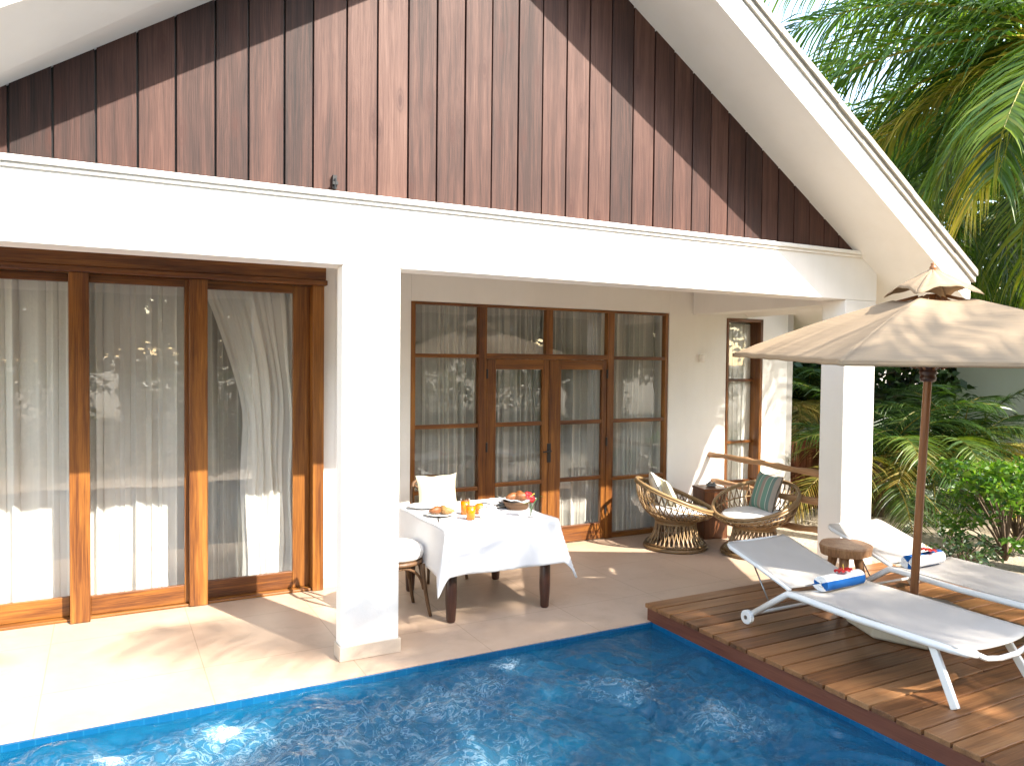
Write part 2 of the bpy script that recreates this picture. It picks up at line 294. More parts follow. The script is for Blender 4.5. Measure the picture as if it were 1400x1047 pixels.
# ---------------------------------------------------------------- mesh builder
rng = random.Random(11)
class MB:
    def __init__(s): s.v = []; s.f = []; s.r = []; s.g = []
    def add(s, vs, fs, rnd=None, gv=None):
        b = len(s.v); rnd = rng.random() if rnd is None else rnd
        s.v.extend(tuple(p) for p in vs); s.f.extend(tuple(i + b for i in f) for f in fs)
        s.r.extend([rnd] * len(vs)); s.g.extend([tuple(q) for q in gv] if gv is not None else [tuple(p) for p in vs])
    def box(s, x0, x1, y0, y1, z0, z1, grain='z', rnd=None):
        vs = [(x, y, z) for x in (x0, x1) for y in (y0, y1) for z in (z0, z1)]
        fs = [(0, 1, 3, 2), (4, 6, 7, 5), (0, 4, 5, 1), (2, 3, 7, 6), (0, 2, 6, 4), (1, 5, 7, 3)]
        o = {'x': (0, 1, 2), 'y': (1, 0, 2), 'z': (2, 0, 1)}[grain]
        s.add(vs, fs, rnd, [(p[o[0]], p[o[1]], p[o[2]]) for p in vs])
    def bar(s, a, b, wd, th, upv=(0, 0, 1), rnd=None):
        a = Vector(a); b = Vector(b); d = (b - a); L = d.length; d.normalize(); u = Vector(upv); sd = d.cross(u).normalized(); u = sd.cross(d)
        vs = []; gv = []
        for q, t in ((a, 0), (b, L)):
            for i, j in ((-1, -1), (1, -1), (1, 1), (-1, 1)):
                vs.append(q + sd * wd / 2 * i + u * th / 2 * j); gv.append((t, wd / 2 * i, th / 2 * j))
        s.add(vs, [(0, 3, 2, 1), (4, 5, 6, 7), (0, 1, 5, 4), (1, 2, 6, 5), (2, 3, 7, 6), (3, 0, 4, 7)], rnd, gv)
    def tube(s, pts, rad, n=8, closed=False, rnd=None, cap=True):
        pts = [Vector(p) for p in pts]; N = len(pts)
        rad = rad if isinstance(rad, (list, tuple)) else [rad] * N
        vs = []; gv = []; L = 0.; pu = None
        for i, p in enumerate(pts):
            if closed: t = pts[(i + 1) % N] - pts[i - 1]
            else: t = pts[min(i + 1, N - 1)] - pts[max(i - 1, 0)]
            if t.length < 1e-9: t = Vector((0, 0, 1))
            t.normalize()
            if pu is None:
                pu = Vector((0, 0, 1)) if abs(t.z) < .9 else Vector((1, 0, 0))
            sd = t.cross(pu)
            if sd.length < 1e-6: sd = t.orthogonal()
            sd.normalize(); pu = sd.cross(t).normalized()
            if i: L += (p - pts[i - 1]).length
            for k in range(n):
                a = 2 * math.pi * k / n; q = sd * math.cos(a) * rad[i] + pu * math.sin(a) * rad[i]
                vs.append(p + q); gv.append((L, math.cos(a) * rad[i], math.sin(a) * rad[i]))
        fs = []
        for i in range(N if closed else N - 1):
            for k in range(n):
                a = i * n + k; b = i * n + (k + 1) % n; c = ((i + 1) % N) * n + (k + 1) % n; d = ((i + 1) % N) * n + k
                fs.append((a, b, c, d))
        if not closed and cap: fs.append(tuple(range(n))[::-1]); fs.append(tuple((N - 1) * n + k for k in range(n)))
        s.add(vs, fs, rnd, gv)
    def lathe(s, prof, c=(0, 0, 0), n=24, rnd=None, capb=True, capt=True, wob=None):
        vs = []; fs = []; gv = []
        for i, (r, z) in enumerate(prof):
            for k in range(n):
                a = 2 * math.pi * k / n; rr = r * (wob(a) if wob else 1)
                vs.append((c[0] + rr * math.cos(a), c[1] + rr * math.sin(a), c[2] + z)); gv.append((z, rr * math.cos(a), rr * math.sin(a)))
        for i in range(len(prof) - 1):
            for k in range(n): fs.append((i * n + k, i * n + (k + 1) % n, (i + 1) * n + (k + 1) % n, (i + 1) * n + k))
        if capb: fs.append(tuple(range(n))[::-1])
        if capt: fs.append(tuple((len(prof) - 1) * n + k for k in range(n)))
        s.add(vs, fs, rnd, gv)
    def grid(s, fn, nu, nv, rnd=None, gfn=None, wrapu=False):
        vs = []; gv = []; fs = []
        for i in range(nu + (0 if wrapu else 1)):
            for j in range(nv + 1):
                u = i / nu; v = j / nv; p = fn(u, v); vs.append(p); gv.append(gfn(u, v) if gfn else p)
        for i in range(nu):
            for j in range(nv):
                i2 = (i + 1) % nu if wrapu else i + 1
                fs.append((i * (nv + 1) + j, i2 * (nv + 1) + j, i2 * (nv + 1) + j + 1, i * (nv + 1) + j + 1))
        s.add(vs, fs, rnd, gv)
    def prism(s, poly, y0, y1, rnd=None):        # polygon in xz, extruded in y
        n = len(poly); vs = [(x, y0, z) for x, z in poly] + [(x, y1, z) for x, z in poly]
        fs = [tuple(range(n)), tuple(range(2 * n - 1, n - 1, -1))] + [((i + 1) % n, i, n + i, n + (i + 1) % n) for i in range(n)]
        s.add(vs, fs, rnd, [(p[2], p[0], p[1]) for p in vs])
    def build(s, name, mat, parent=None, bevel=0, smooth=False, org=None, solid=0, subsurf=0):
        o_ = Vector(org) if org is not None else Vector((0, 0, 0))
        vs = np.array(s.v, dtype=np.float32) - np.array(o_, dtype=np.float32)
        me = bpy.data.meshes.new(name); me.from_pydata(vs.tolist(), [], s.f)
        a = me.attributes.new('rnd', 'FLOAT', 'POINT'); a.data.foreach_set('value', np.array(s.r, dtype=np.float32))
        a = me.attributes.new('gv', 'FLOAT_VECTOR', 'POINT'); a.data.foreach_set('vector', np.array(s.g, dtype=np.float32).ravel())
        me.materials.append(MAT[mat] if isinstance(mat, str) else mat)
        if smooth: me.polygons.foreach_set('use_smooth', [True] * len(me.polygons))
        me.update()
        o = bpy.data.objects.new(name, me); col.objects.link(o)
        if parent is not None: o.parent = parent
        elif org is not None: o.location = o_
        if solid: md = o.modifiers.new('solid', 'SOLIDIFY'); md.thickness = solid; md.offset = 0
        if bevel: md = o.modifiers.new('bevel', 'BEVEL'); md.width = bevel; md.segments = 2; md.limit_method = 'ANGLE'; md.angle_limit = R(40)
        if subsurf: md = o.modifiers.new('sub', 'SUBSURF'); md.levels = subsurf; md.render_levels = subsurf
        return o
def tag(o, label=None, cat=None, group=None, kind=None):
    for k, v in (('label', label), ('category', cat), ('group', group), ('kind', kind)):
        if v: o[k] = v
    return o
def thing(name, label, cat, loc=(0, 0, 0), rz=0, group=None):
    o = bpy.data.objects.new(name, None); col.objects.link(o); o.location = loc; o.rotation_euler = (0, 0, rz); o.empty_display_size = .2
    return tag(o, label, cat, group)
def dup(root, loc, rz, label, group=None):
    r = root.copy(); col.objects.link(r); r.location = loc; r.rotation_euler = (0, 0, rz); r['label'] = label
    if group: r['group'] = group
    for ch in list(root.children):
        c = ch.copy(); col.objects.link(c); c.parent = r
        for g in list(ch.children):
            d = g.copy(); col.objects.link(d); d.parent = c
    return r
def lerp(a, b, t): return a + (b - a) * t
def bez(p0, p1, p2, n=8): return [Vector(p0) * (1 - t) ** 2 + Vector(p1) * 2 * t * (1 - t) + Vector(p2) * t * t for t in [i / n for i in range(n + 1)]]

# ================================================================= SETTING
PX0, PX1, PY0, PY1 = -4.2, 3.83, .3, 4.785        # pool
def ground():
    b = MB(); L = 600; z = -.055
    xs = [-L, -9, PX0 - .02, PX1 + .02, 14, L]; ys = [-L, -6, PY0 - .02, PY1 + .02, 16, L]
    for i in range(5):
        for j in range(5):
            if i == 2 and j == 2: continue
            b.add([(xs[i], ys[j], z), (xs[i + 1], ys[j], z), (xs[i + 1], ys[j + 1], z), (xs[i], ys[j + 1], z)], [(0, 1, 2, 3)])
    tag(b.build('ground', 'sand'), kind='structure')
ground()
b = MB()
b.box(-6, 6.95, PY1, 7.6, -.05, 0); b.box(-6, PX0, PY0 - 1.6, PY1, -.05, 0); b.box(PX0, PX1, PY0 - 1.6, PY0, -.05, 0); b.box(PX1, 6.75, PY0 - 1.6, PY1, -.05, 0)
tag(b.build('terrace_floor', 'floor'), kind='structure')
b = MB(); zb = -1.35
b.add([(PX0, PY0, zb), (PX1, PY0, zb), (PX1, PY1, zb), (PX0, PY1, zb)], [(0, 1, 2, 3)])
th = .03
b.box(PX0, PX1, PY1 - .022, PY1 - .001, zb, -.004); b.box(PX0, PX1, PY0 + .001, PY0 + .022, zb, -.004)
b.box(PX0 + .001, PX0 + .022, PY0 + .023, PY1 - .023, zb, -.004); b.box(PX1 - .022, PX1 - .001, PY0 + .023, PY1 - .023, zb, -.004)
tag(b.build('pool_basin', 'tile'), kind='structure')

def water():
    x0, x1, y0, y1 = PX0 + .0235, PX1 - .0235, PY0 + .0235, PY1 - .0235
    xs = np.concatenate([np.linspace(x0, -1.2, 60)[:-1], np.linspace(-1.2, x1, 420)]); ys = np.concatenate([np.linspace(y0, 1.8, 40)[:-1], np.linspace(1.8, y1, 250)])
    X, Y = np.meshgrid(xs, ys, indexing='ij')
    rs = np.random.RandomState(5); Z = np.zeros_like(X)
    # broad warp so the ripples do not line up
    wx = .18 * np.sin(2.1 * X + 1.7 * Y) + .12 * np.sin(3.7 * Y - 1.3 * X + 1); wy = .16 * np.sin(2.6 * X - 2.2 * Y + 2) + .1 * np.cos(4.3 * X + .7)
    for k in range(34):
        lam = .10 * (1.19 ** (k * .42)) * rs.uniform(.85, 1.15); th = rs.uniform(0, 2 * math.pi); a = .0028 * (lam / .25) ** .85
        Z += a * np.sin(2 * math.pi / lam * ((X + wx) * math.cos(th) + (Y + wy) * math.sin(th)) + rs.uniform(0, 6.28))
    act = np.zeros_like(X)
    for (jx, jy, jr) in JETS: act = np.maximum(act, np.exp(-(np.hypot(X - jx, Y - jy) / (jr * 2.6)) ** 2))
    act = .35 + .65 * act
    for k in range(26):
        lam = rs.uniform(.045, .11); th = rs.uniform(0, 2 * math.pi)
        Z += act * .00095 * (lam / .07) * np.sin(2 * math.pi / lam * ((X + .5 * wx) * math.cos(th) + (Y + .5 * wy) * math.sin(th)) + rs.uniform(0, 6.28)) * (.6 + .4 * np.sin(1.7 * X * math.cos(th * 3) + 2.3 * Y * math.sin(th * 2) + k))
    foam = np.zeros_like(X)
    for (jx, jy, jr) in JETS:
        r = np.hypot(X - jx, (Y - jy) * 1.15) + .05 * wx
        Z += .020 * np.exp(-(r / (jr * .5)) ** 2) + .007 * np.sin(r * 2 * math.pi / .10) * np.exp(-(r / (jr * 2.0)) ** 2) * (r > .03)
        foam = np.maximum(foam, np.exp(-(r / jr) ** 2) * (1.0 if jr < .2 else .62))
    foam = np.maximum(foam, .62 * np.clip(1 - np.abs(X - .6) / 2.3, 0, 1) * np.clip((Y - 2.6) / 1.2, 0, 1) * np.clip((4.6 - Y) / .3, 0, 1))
    edge = np.clip(np.minimum(np.minimum(x1 - X, X - x0), np.minimum(y1 - Y, Y - y0)) / .12, .25, 1)
    Z = -.036 + Z * edge
    nx, ny = X.shape; idx = np.arange(nx * ny).reshape(nx, ny)
    fs = np.stack([idx[:-1, :-1], idx[1:, :-1], idx[1:, 1:], idx[:-1, 1:]], -1).reshape(-1, 4)
    me = bpy.data.meshes.new('water'); me.from_pydata(np.stack([X, Y, Z], -1).reshape(-1, 3).tolist(), [], fs.tolist())
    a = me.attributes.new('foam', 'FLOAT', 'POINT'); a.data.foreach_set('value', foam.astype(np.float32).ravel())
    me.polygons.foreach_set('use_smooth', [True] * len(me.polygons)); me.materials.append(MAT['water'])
    o = bpy.data.objects.new('water', me); col.objects.link(o); tag(o, kind='structure')
water()

# timber deck
b = MB(); pitch = .157; y = 4.843; k = 0
DX1 = 6.7
while y > .2:
    r_ = rng.random(); cut = rng.uniform(4.6, 6.2)
    j = rng.uniform(-.004, .004)
    b.box(3.80 + j, cut - .0025, y - pitch + .014, y, .098, .13 + rng.uniform(-.0015, .0015), 'x', r_)
    b.box(cut + .0025, DX1 + j, y - pitch + .014, y, .098, .13 + rng.uniform(-.0015, .0015), 'x', rng.random())
    y -= pitch; k += 1
tag(b.build('deck', 'deck', bevel=.004), kind='structure')
b = MB()
b.box(3.812, 3.828, y, 4.83, -.012, .096, 'y'); b.box(3.868, DX1 - .03, 4.80, 4.83, .002, .096, 'x'); b.box(DX1 - .06, DX1 - .03, y, 4.79, -.05, .096, 'y')
for xx in (4.5, 5.3, 6.1): b.box(xx, xx + .05, y, 4.79, .002, .096, 'y')
tag(b.build('deck_framing', 'decktrim', bevel=.003), kind='structure')

# ================================================================= VILLA
VO = (2.7, 5.07, 0)
villa = thing('villa', 'white villa with a dark timber gable and teak glazed doors behind the pool', 'house', VO)
SL = .655; ZR, ZL = 7.407, 3.855; XA = (ZR - ZL) / (2 * SL); ZA = ZR - SL * XA
def zs(x): return ZR - SL * x if x > XA else ZL + SL * x
YB = 5.07; YW = 7.265; YLD = 6.80; XE = 7.28; XEL = 2 * XA - XE
PIL = dict(w0=1.405, w1=1.815)
b = MB(); b.box(-2.0, 6.811, YB, YB + .26, 2.68, 3.105); b.build('front_beam', 'white', villa, bevel=.006, org=VO)
b = MB()
b.prism([(-2.0, 3.107), (6.60, 3.107), (6.60, zs(6.60) + .02), (XA, ZA + .02), (-1.18, zs(-1.18) + .02)], 5.118, 5.32); b.build('gable_wall', 'white', villa, org=VO)
b = MB(); b.box(-2.0, 6.56, 5.052, 5.0695, 3.092, 3.1185); b.box(-2.0, 6.56, 5.032, 5.0695, 3.119, 3.156); b.box(-2.0, 6.56, 5.07, 5.118, 3.1065, 3.150)
b.build('cornice', 'white', villa, bevel=.006, org=VO)
# pillars
def pillar(x0, x1, d, nm='pillar'):
    b = MB(); b.box(x0, x1, YB, YB + d, 0.0, 2.68)
    p = b.build(nm, 'white', villa, bevel=.012, org=VO)
    b = MB(); e = .012
    b.box(x0 - e, x1 + e, YB - e, YB - .0005, 0.001, .10); b.box(x0 - e, x0 - .0005, YB, YB + d, 0.001, .10); b.box(x1 + .0005, x1 + e, YB, YB + d, 0.001, .10)
    b.build('skirting', 'skirt', p, org=VO, bevel=.003)
pillar(1.405, 1.815, .14); pillar(6.361, 6.811, .28); pillar(-1.95, -1.6, .14)
# gable cladding: boards
b = MB(); lines = [-0.538, -0.294, -0.047, 0.203, 0.441, 0.699, 0.924, 1.178, 1.388, 1.645, 1.889, 2.143, 2.388, 2.636, 2.885, 3.138, 3.377, 3.624, 3.865, 4.105, 4.353, 4.601]
xs = [x * .8723 for x in lines]
xs = [xs[0] - .21 * i for i in (4, 3, 2, 1)] + xs
while xs[-1] < 6.5: xs.append(xs[-1] + .205)
for x0, x1 in zip(xs[:-1], xs[1:]):
    a0, a1 = x0 + .006, x1 - .006; zb_ = 3.14
    zt0, zt1 = zs(a0) + .02, zs(a1) + .02
    if max(zt0, zt1) < zb_ + .02: continue
    yf = 5.092 + rng.uniform(-.003, .003)
    poly = [(a0, zb_), (a1, zb_), (a1, max(zt1, zb_ + .005))] + ([(XA, ZA + .02)] if a0 < XA < a1 else []) + [(a0, max(zt0, zb_ + .005))]
    # split into rows so the grain has length
    b.prism(poly, yf, 5.117)
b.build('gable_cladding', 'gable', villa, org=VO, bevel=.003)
b = MB(); b.prism([(-1.1, 3.153), (6.45, 3.153), (XA, ZA)], 5.1172, 5.1178); b.build('gap_shade_sheet', 'black', villa, org=VO)  # added black sheet, stands in for shade in the board gaps
# roof: soffit slab, fascia, tile layer
b = MB(); RY0, RY1 = 4.452, 11.0
T = .232
def zf(x): return zs(x) if x > XA else min(ZA + .01, 3.976 + .614 * x)      # the verge on the left hangs a little flatter
def zmix(x, y): return lerp(zf(x), zs(x), min(1, (y - RY0) / .64))
rows = []
for yy in (RY0, RY0 + .64, RY1): rows.append([(x, yy, zmix(x, yy) + dz) for x, dz in ((XEL, 0), (XA, 0), (XE, 0), (XE, T), (XA, T), (XEL, T))])
fs = [tuple(range(6)), tuple(range(12, 18))[::-1]]
for k in range(2):
    for i in range(6): fs.append((k * 6 + (i + 1) % 6, k * 6 + i, k * 6 + 6 + i, k * 6 + 6 + (i + 1) % 6))
b.add(rows[0] + rows[1] + rows[2], fs)
rf = b.build('roof', 'soffit', villa, org=VO)
b = MB(); e = .004
b.prism([(XA, ZA - .002), (XE + .01, zs(XE + .01) - .002), (XE + .01, zs(XE + .01) + T), (XA, ZA + T), (XEL - .01, zf(XEL - .01) + T), (XEL - .01, zf(XEL - .01) - .002)], 4.42, 4.4515)
b.build('fascia_board', 'white', rf, org=VO, bevel=.004)
b = MB()
for sgn in (1, -1):
    xe = XA + sgn * (XE + .05 - XA); 
    def sl_(x, a): return (x, zf(x) + T + a)
    for (a, c_, y0_, y1_) in ((.004, .062, 4.398, RY1), (.064, .118, 4.375, RY1)):
        nseg = 14
        for i in range(nseg):
            xa, xb = lerp(XA, xe, i / nseg), lerp(XA, xe, (i + 1) / nseg) - sgn * .002
            dz = rng.uniform(-.0025, .0025); dy = rng.uniform(-.003, .003)
            poly = [(xa, zf(xa) + T + a + dz), (xb, zf(xb) + T + a + dz), (xb, zf(xb) + T + c_ + dz), (xa, zf(xa) + T + c_ + dz)]
            b.prism(poly if sgn > 0 else poly[::-1], y0_ + dy, y1_)
b.build('roof_tiles', 'tileroof', rf, org=VO)
# rear wing roof over the side window
b = MB(); ZW = 8.016
b.prism([(7.05, ZW - SL * 7.05), (8.75, ZW - SL * 8.75), (8.75, ZW - SL * 8.75 + .2), (7.05, ZW - SL * 7.05 + .2)], 6.785, 11.0)
b.build('wing_roof', 'soffit', villa, org=VO)
# porch ceiling, side beam
b = MB(); b.box(2.02, 7.0, YB + .262, YW - .002, 2.985, 3.03); b.box(-1.9, 2.0, YB + .262, YLD - .102, 2.985, 3.03); b.build('ceiling', 'soffit', villa, org=VO)
b = MB(); b.box(6.362, 6.64, YB + .262, YW - .002, 2.64, 2.983); b.build('side_beam', 'white', villa, org=VO, bevel=.006)
# back wall with openings
b = MB(); T2 = YW + .2; HT = 3.2
b.box(1.82, 2.71, YW, T2, 0, HT); b.box(2.71, 6.002, YW, T2, 2.642, HT); b.box(6.002, 6.918, YW, T2, 0, HT)
b.box(6.918, 7.542, YW, T2, 2.618, HT); b.box(7.542, 8.0, YW, T2, 0, 2.79); b.box(6.918, 7.542, YW, T2, 0, .04)
b.build('back_wall', 'white', villa, org=VO, bevel=.004)
b = MB()
b.box(1.706, 1.82, YLD, YLD + .22, 0, HT); b.box(1.8205, 2.0, YLD, YW - .001, 0, HT); b.box(-2.0, 1.706, YLD, YLD + .2, 2.862, HT); b.box(-2.2, -1.95, YLD, YLD + .2, 0, 2.862)
b.build('bedroom_wall', 'white', villa, org=VO, bevel=.004)
# skirting inside porch
for q in ((6.003, 6.917, YW), (2.012, 2.71, YW), (1.708, 2.0, YLD)):
    b = MB(); b.box(q[0], q[1], q[2] - .012, q[2] - .0005, .001, .09); b.build('wall_skirting', 'skirt', villa, org=VO)
# rooms behind the glass
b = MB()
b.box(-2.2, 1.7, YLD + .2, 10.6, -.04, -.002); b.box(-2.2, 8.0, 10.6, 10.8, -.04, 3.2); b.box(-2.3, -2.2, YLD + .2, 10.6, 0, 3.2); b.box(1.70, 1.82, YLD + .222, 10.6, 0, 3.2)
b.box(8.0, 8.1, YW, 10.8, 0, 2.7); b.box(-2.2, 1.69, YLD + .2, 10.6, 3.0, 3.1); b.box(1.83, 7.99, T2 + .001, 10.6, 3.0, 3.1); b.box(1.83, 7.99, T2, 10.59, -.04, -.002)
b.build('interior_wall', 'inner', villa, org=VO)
# headboard / furniture hint is hidden by curtains; the rooms stay plain
# --- sliding door (bedroom)
b = MB(); fy = YLD - .02
b.box(-1.94, 1.714, fy - .075, fy + .06, 2.735, 2.859, 'x'); b.box(-1.94, 1.722, fy - .095, fy + .06, 2.69, 2.733, 'x')
b.box(1.607, 1.704, fy - .05, fy + .12, 0.002, 2.689, 'z'); b.box(-1.94, -1.84, fy - .05, fy + .12, 0.002, 2.689, 'z')
b.box(-.244, -.106, fy - .085, fy - .02, 0.004, 2.689, 'z'); b.box(.606, .747, fy - .045, fy + .02, .004, 2.689, 'z')
b.box(-1.84, 1.607, fy - .018, fy + .12, 0.002, .022, 'x')
sl = b.build('sliding_door', 'teak', villa, org=VO, bevel=.005)
def sash(x0, x1, y, z0, z1, ls, rs, br, tr, ypane=None):
    b = MB(); th = .04
    b.box(x0, x0 + ls, y, y + th, z0, z1, 'z'); b.box(x1 - rs, x1, y, y + th, z0, z1, 'z')
    b.box(x0 + ls, x1 - rs, y, y + th - .002, z0, z0 + br, 'x'); b.box(x0 + ls, x1 - rs, y, y + th - .002, z1 - tr, z1, 'x')
    b.build('sash', 'teak', sl, org=VO, bevel=.004)
    b = MB(); b.box(x0 + ls - .005, x1 - rs + .005, y + .016, y + .022, z0 + br - .005, z1 - tr + .005); b.build('glass_pane', 'glass', sl, org=VO)
sash(-1.835, -.20, fy + .065, .024, 2.688, .12, .05, .15, .065)
sash(-.19, .612, fy + .02, .024, 2.688, .084, .038, .148, .065)
sash(.70, 1.606, fy + .066, .024, 2.688, .047, .147, .146, .068)
# --- french door unit
b = MB(); y0, y1 = YW + .012, YW + .085
b.box(2.712, 2.765, y0, y1, 0, 2.64, 'z'); b.box(5.955, 6.0, y0, y1, 0, 2.64, 'z'); b.box(2.765, 5.955, y0, y1, 2.612, 2.64, 'x')
b.box(3.474, 3.568, y0, y1, 0.002, 2.612, 'z'); b.box(5.112, 5.208, y0, y1, 0.002, 2.612, 'z'); b.box(4.294, 4.378, y0, y1, 2.127, 2.612, 'z')
b.box(3.568, 5.112, y0, y1, 2.072, 2.127, 'x'); b.box(2.765, 3.474, y0 + .004, y1 - .004, 2.075, 2.115, 'x'); b.box(5.208, 5.955, y0 + .004, y1 - .004, 2.075, 2.115, 'x')
for z in (1.345, .675): b.box(2.765, 3.474, y0 + .008, y1 - .008, z, z + .042, 'x'); b.box(5.208, 5.955, y0 + .008, y1 - .008, z, z + .042, 'x')
b.box(2.765, 3.474, y0 + .006, y1 - .006, .002, .06, 'x'); b.box(5.208, 5.955, y0 + .006, y1 - .006, .002, .06, 'x')
fd = b.build('french_door', 'teak', villa, org=VO, bevel=.004)
for a0, a1, g0, g1 in ((3.572, 4.336, 3.681, 4.258), (4.340, 5.108, 4.494, 5.046)):
    b = MB(); d0, d1 = YW + .018, YW + .066
    b.box(a0, g0, d0, d1, .012, 2.068, 'z'); b.box(g1, a1, d0, d1, .012, 2.068, 'z'); b.box(g0, g1, d0 + .001, d1 - .001, 1.958, 2.068, 'x'); b.box(g0, g1, d0 + .001, d1 - .001, .012, .195, 'x')
    for z in (1.342, .697): b.box(g0, g1, d0 + .004, d1 - .004, z, z + .046, 'x')
    b.build('door_leaf', 'teak', fd, org=VO, bevel=.004)
def pane(x0, x1, z0, z1, y, par): b = MB(); b.box(x0, x1, y, y + .005, z0, z1); b.build('glass_pane', 'glass', par, org=VO)
for x0, x1 in ((2.765, 3.474), (3.568, 4.294), (4.378, 5.112), (5.208, 5.955)): pane(x0 - .004, x1 + .004, 2.113, 2.616, YW + .05, fd)
for x0, x1 in ((2.765, 3.474), (5.208, 5.955)):
    for z0, z1 in ((1.385, 2.078), (.715, 1.347), (.058, .677)): pane(x0 - .004, x1 + .004, z0, z1, YW + .05, fd)
for x0, x1 in ((3.681, 4.258), (4.494, 5.046)):
    for z0, z1 in ((1.386, 1.96), (.741, 1.344), (.193, .699)): pane(x0 - .004, x1 + .004, z0, z1, YW + .044, fd)
b = MB(); b.box(4.318, 4.366, YW + .0095, YW + .0175, .93, 1.14); b.tube([(4.342, YW + .016, 1.06), (4.342, YW - .035, 1.06), (4.24, YW - .04, 1.055)], .010, 8); b.build('door_handle', 'black', fd, org=VO, bevel=.003)
for hx in (3.57, 5.11):
    for hz in (.3, 1.08, 1.86): b = MB(); b.tube([(hx, YW + .009, hz), (hx, YW + .009, hz + .10)], .011, 8); b.build('hinge', 'black', fd, org=VO)
# --- side window
b = MB(); y0, y1 = YW - .012, YW + .19
b.box(6.92, 6.955, y0, y1, .042, 2.615, 'z'); b.box(7.495, 7.54, y0, y1, .042, 2.615, 'z'); b.box(6.955, 7.495, y0 + .003, y1, 2.575, 2.615, 'x'); b.box(6.955, 7.495, y0 + .003, y1, .042, .08, 'x')
for z in (1.815, 1.015, .5): b.box(6.955, 7.495, YW + .10, YW + .15, z, z + .035, 'x')
wn_ = b.build('side_window', 'teak', villa, org=VO, bevel=.004)
for z0, z1 in ((.078, .502), (.533, 1.017), (1.048, 1.817), (1.848, 2.577)): pane(6.951, 7.499, z0, z1, YW + .12, wn_)
# --- wall lamp, small bracket, socket
b = MB()
b.lathe([(.004, 2.05), (.022, 2.06), (.036, 2.10), (.040, 2.15), (.036, 2.153), (.032, 2.10), (.018, 2.065)], (6.50, YW - .045, 0), 20, capb=True, capt=False); b.box(6.47, 6.53, YW - .03, YW - .0005, 2.06, 2.15)
b.build('wall_lamp', 'white', villa, org=VO, smooth=True)
b = MB(); b.box(1.335, 1.362, 5.06, 5.089, 3.175, 3.265); b.box(1.33, 1.367, 5.045, 5.059, 3.2, 3.22); b.tube([(1.348, 5.05, 3.24), (1.348, 5.05, 3.17)], .006, 6); b.build('gable_bracket', 'black', villa, org=VO)

# --- curtains
def curtain(x0, x1, y, z0, z1, folds, amp, mat, label, tie=None, seed=0):
    rg = random.Random(seed); ph = [rg.uniform(0, 6.28) for _ in range(4)]; b = MB()
    L = x1 - x0; nf = folds
    def fn(u, v):
        z = lerp(z0, z1, v); uu = u + .018 * math.sin(2 * math.pi * u * 3.1 + ph[0]) + .01 * math.sin(2 * math.pi * u * 7.3 + ph[1])
        a = amp * (.55 + .45 * math.sin(2 * math.pi * u * 2.3 + ph[2])) * (1 - .35 * v)
        x = x0 + L * u + .012 * math.sin(4 * math.pi * nf * uu + ph[3]) * (1 - .3 * v)
        sn = math.sin(2 * math.pi * nf * uu); yy = y + a * (sn * .75 + .25 * math.sin(4 * math.pi * nf * uu + 1.1) + .35 * math.sin(2 * math.pi * nf * uu * .43 + ph[0])) + .012 * math.sin(9 * u + 2.2 * z + ph[1])
        if tie:
            zt, wt = tie   # the left edge is swept towards the right jamb above height zt
            k = max(0., min(1, (z - zt) / (z1 - zt))) ** 1.6
            x = lerp(x1 - wt * (1 - u), x, k) + .012 * math.sin(5 * z + 9 * u) * (1 - k)
        return (x, yy, z)
    b.grid(fn, int(nf * 14), 22, gfn=lambda u, v: (u * L, 0, lerp(z0, z1, v)))
    o = b.build('curtain', mat, smooth=True, org=((x0 + x1) / 2, y, z0)); return tag(o, label, 'curtain', 'sheer curtains behind the glass')
yc = YLD + .22
curtain(-1.8, -.12, yc, .03, 2.66, 15, .05, 'curtain', 'white sheer curtain behind the far left pane of the sliding door', seed=1)
curtain(-.12, .66, yc + .05, .03, 2.66, 8, .055, 'curtain', 'white sheer curtain behind the middle pane of the sliding door', seed=2)
curtain(.74, 1.62, yc + .02, .03, 2.66, 9, .045, 'curtain', 'white sheer curtain swept to the right behind the last pane of the sliding door', tie=(1.5, .56), seed=3)
curtain(.73, 1.60, yc + .14, .03, 2.66, 8, .04, 'curtain2', 'thin straight sheer hanging behind the swept curtain of the sliding door', seed=9)
curtain(2.74, 4.32, YW + .19, .03, 2.62, 19, .06, 'curtain2', 'sheer curtain behind the left half of the french doors', seed=4)
curtain(4.34, 5.98, YW + .20, .03, 2.62, 19, .06, 'curtain2', 'sheer curtain behind the right half of the french doors', seed=5)
curtain(6.965, 7.485, YW + .165, .09, 2.56, 6, .018, 'curtain', 'white sheer curtain behind the narrow side window', seed=6)

# ================================================================= FURNITURE
# railing of logs
t0 = thing('log_railing', 'rustic railing of three peeled logs between porch wall and corner pillar', 'railing', (6.55, 6.3, 0))
for (za, zb_, xa, xb, sd) in ((.885, .945, 6.68, 6.45, 1), (.56, .655, 6.72, 6.45, 2), (.20, .355, 6.72, 6.45, 3)):
    b = MB(); rg = random.Random(sd); n = 14; pts = []; rad = []
    for i in range(n + 1):
        t = i / n; pts.append((lerp(xa, xb, t) + rg.uniform(-.012, .012), lerp(YW - .001, YB + .2805, t), lerp(za, zb_, t) + .02 * math.sin(3.3 * t + sd) + rg.uniform(-.006, .006))); rad.append(.034 + rg.uniform(-.006, .007))
    b.tube(pts, rad, 10); b.build('log_rail', 'log', t0, smooth=True, org=(6.55, 6.3, 0))

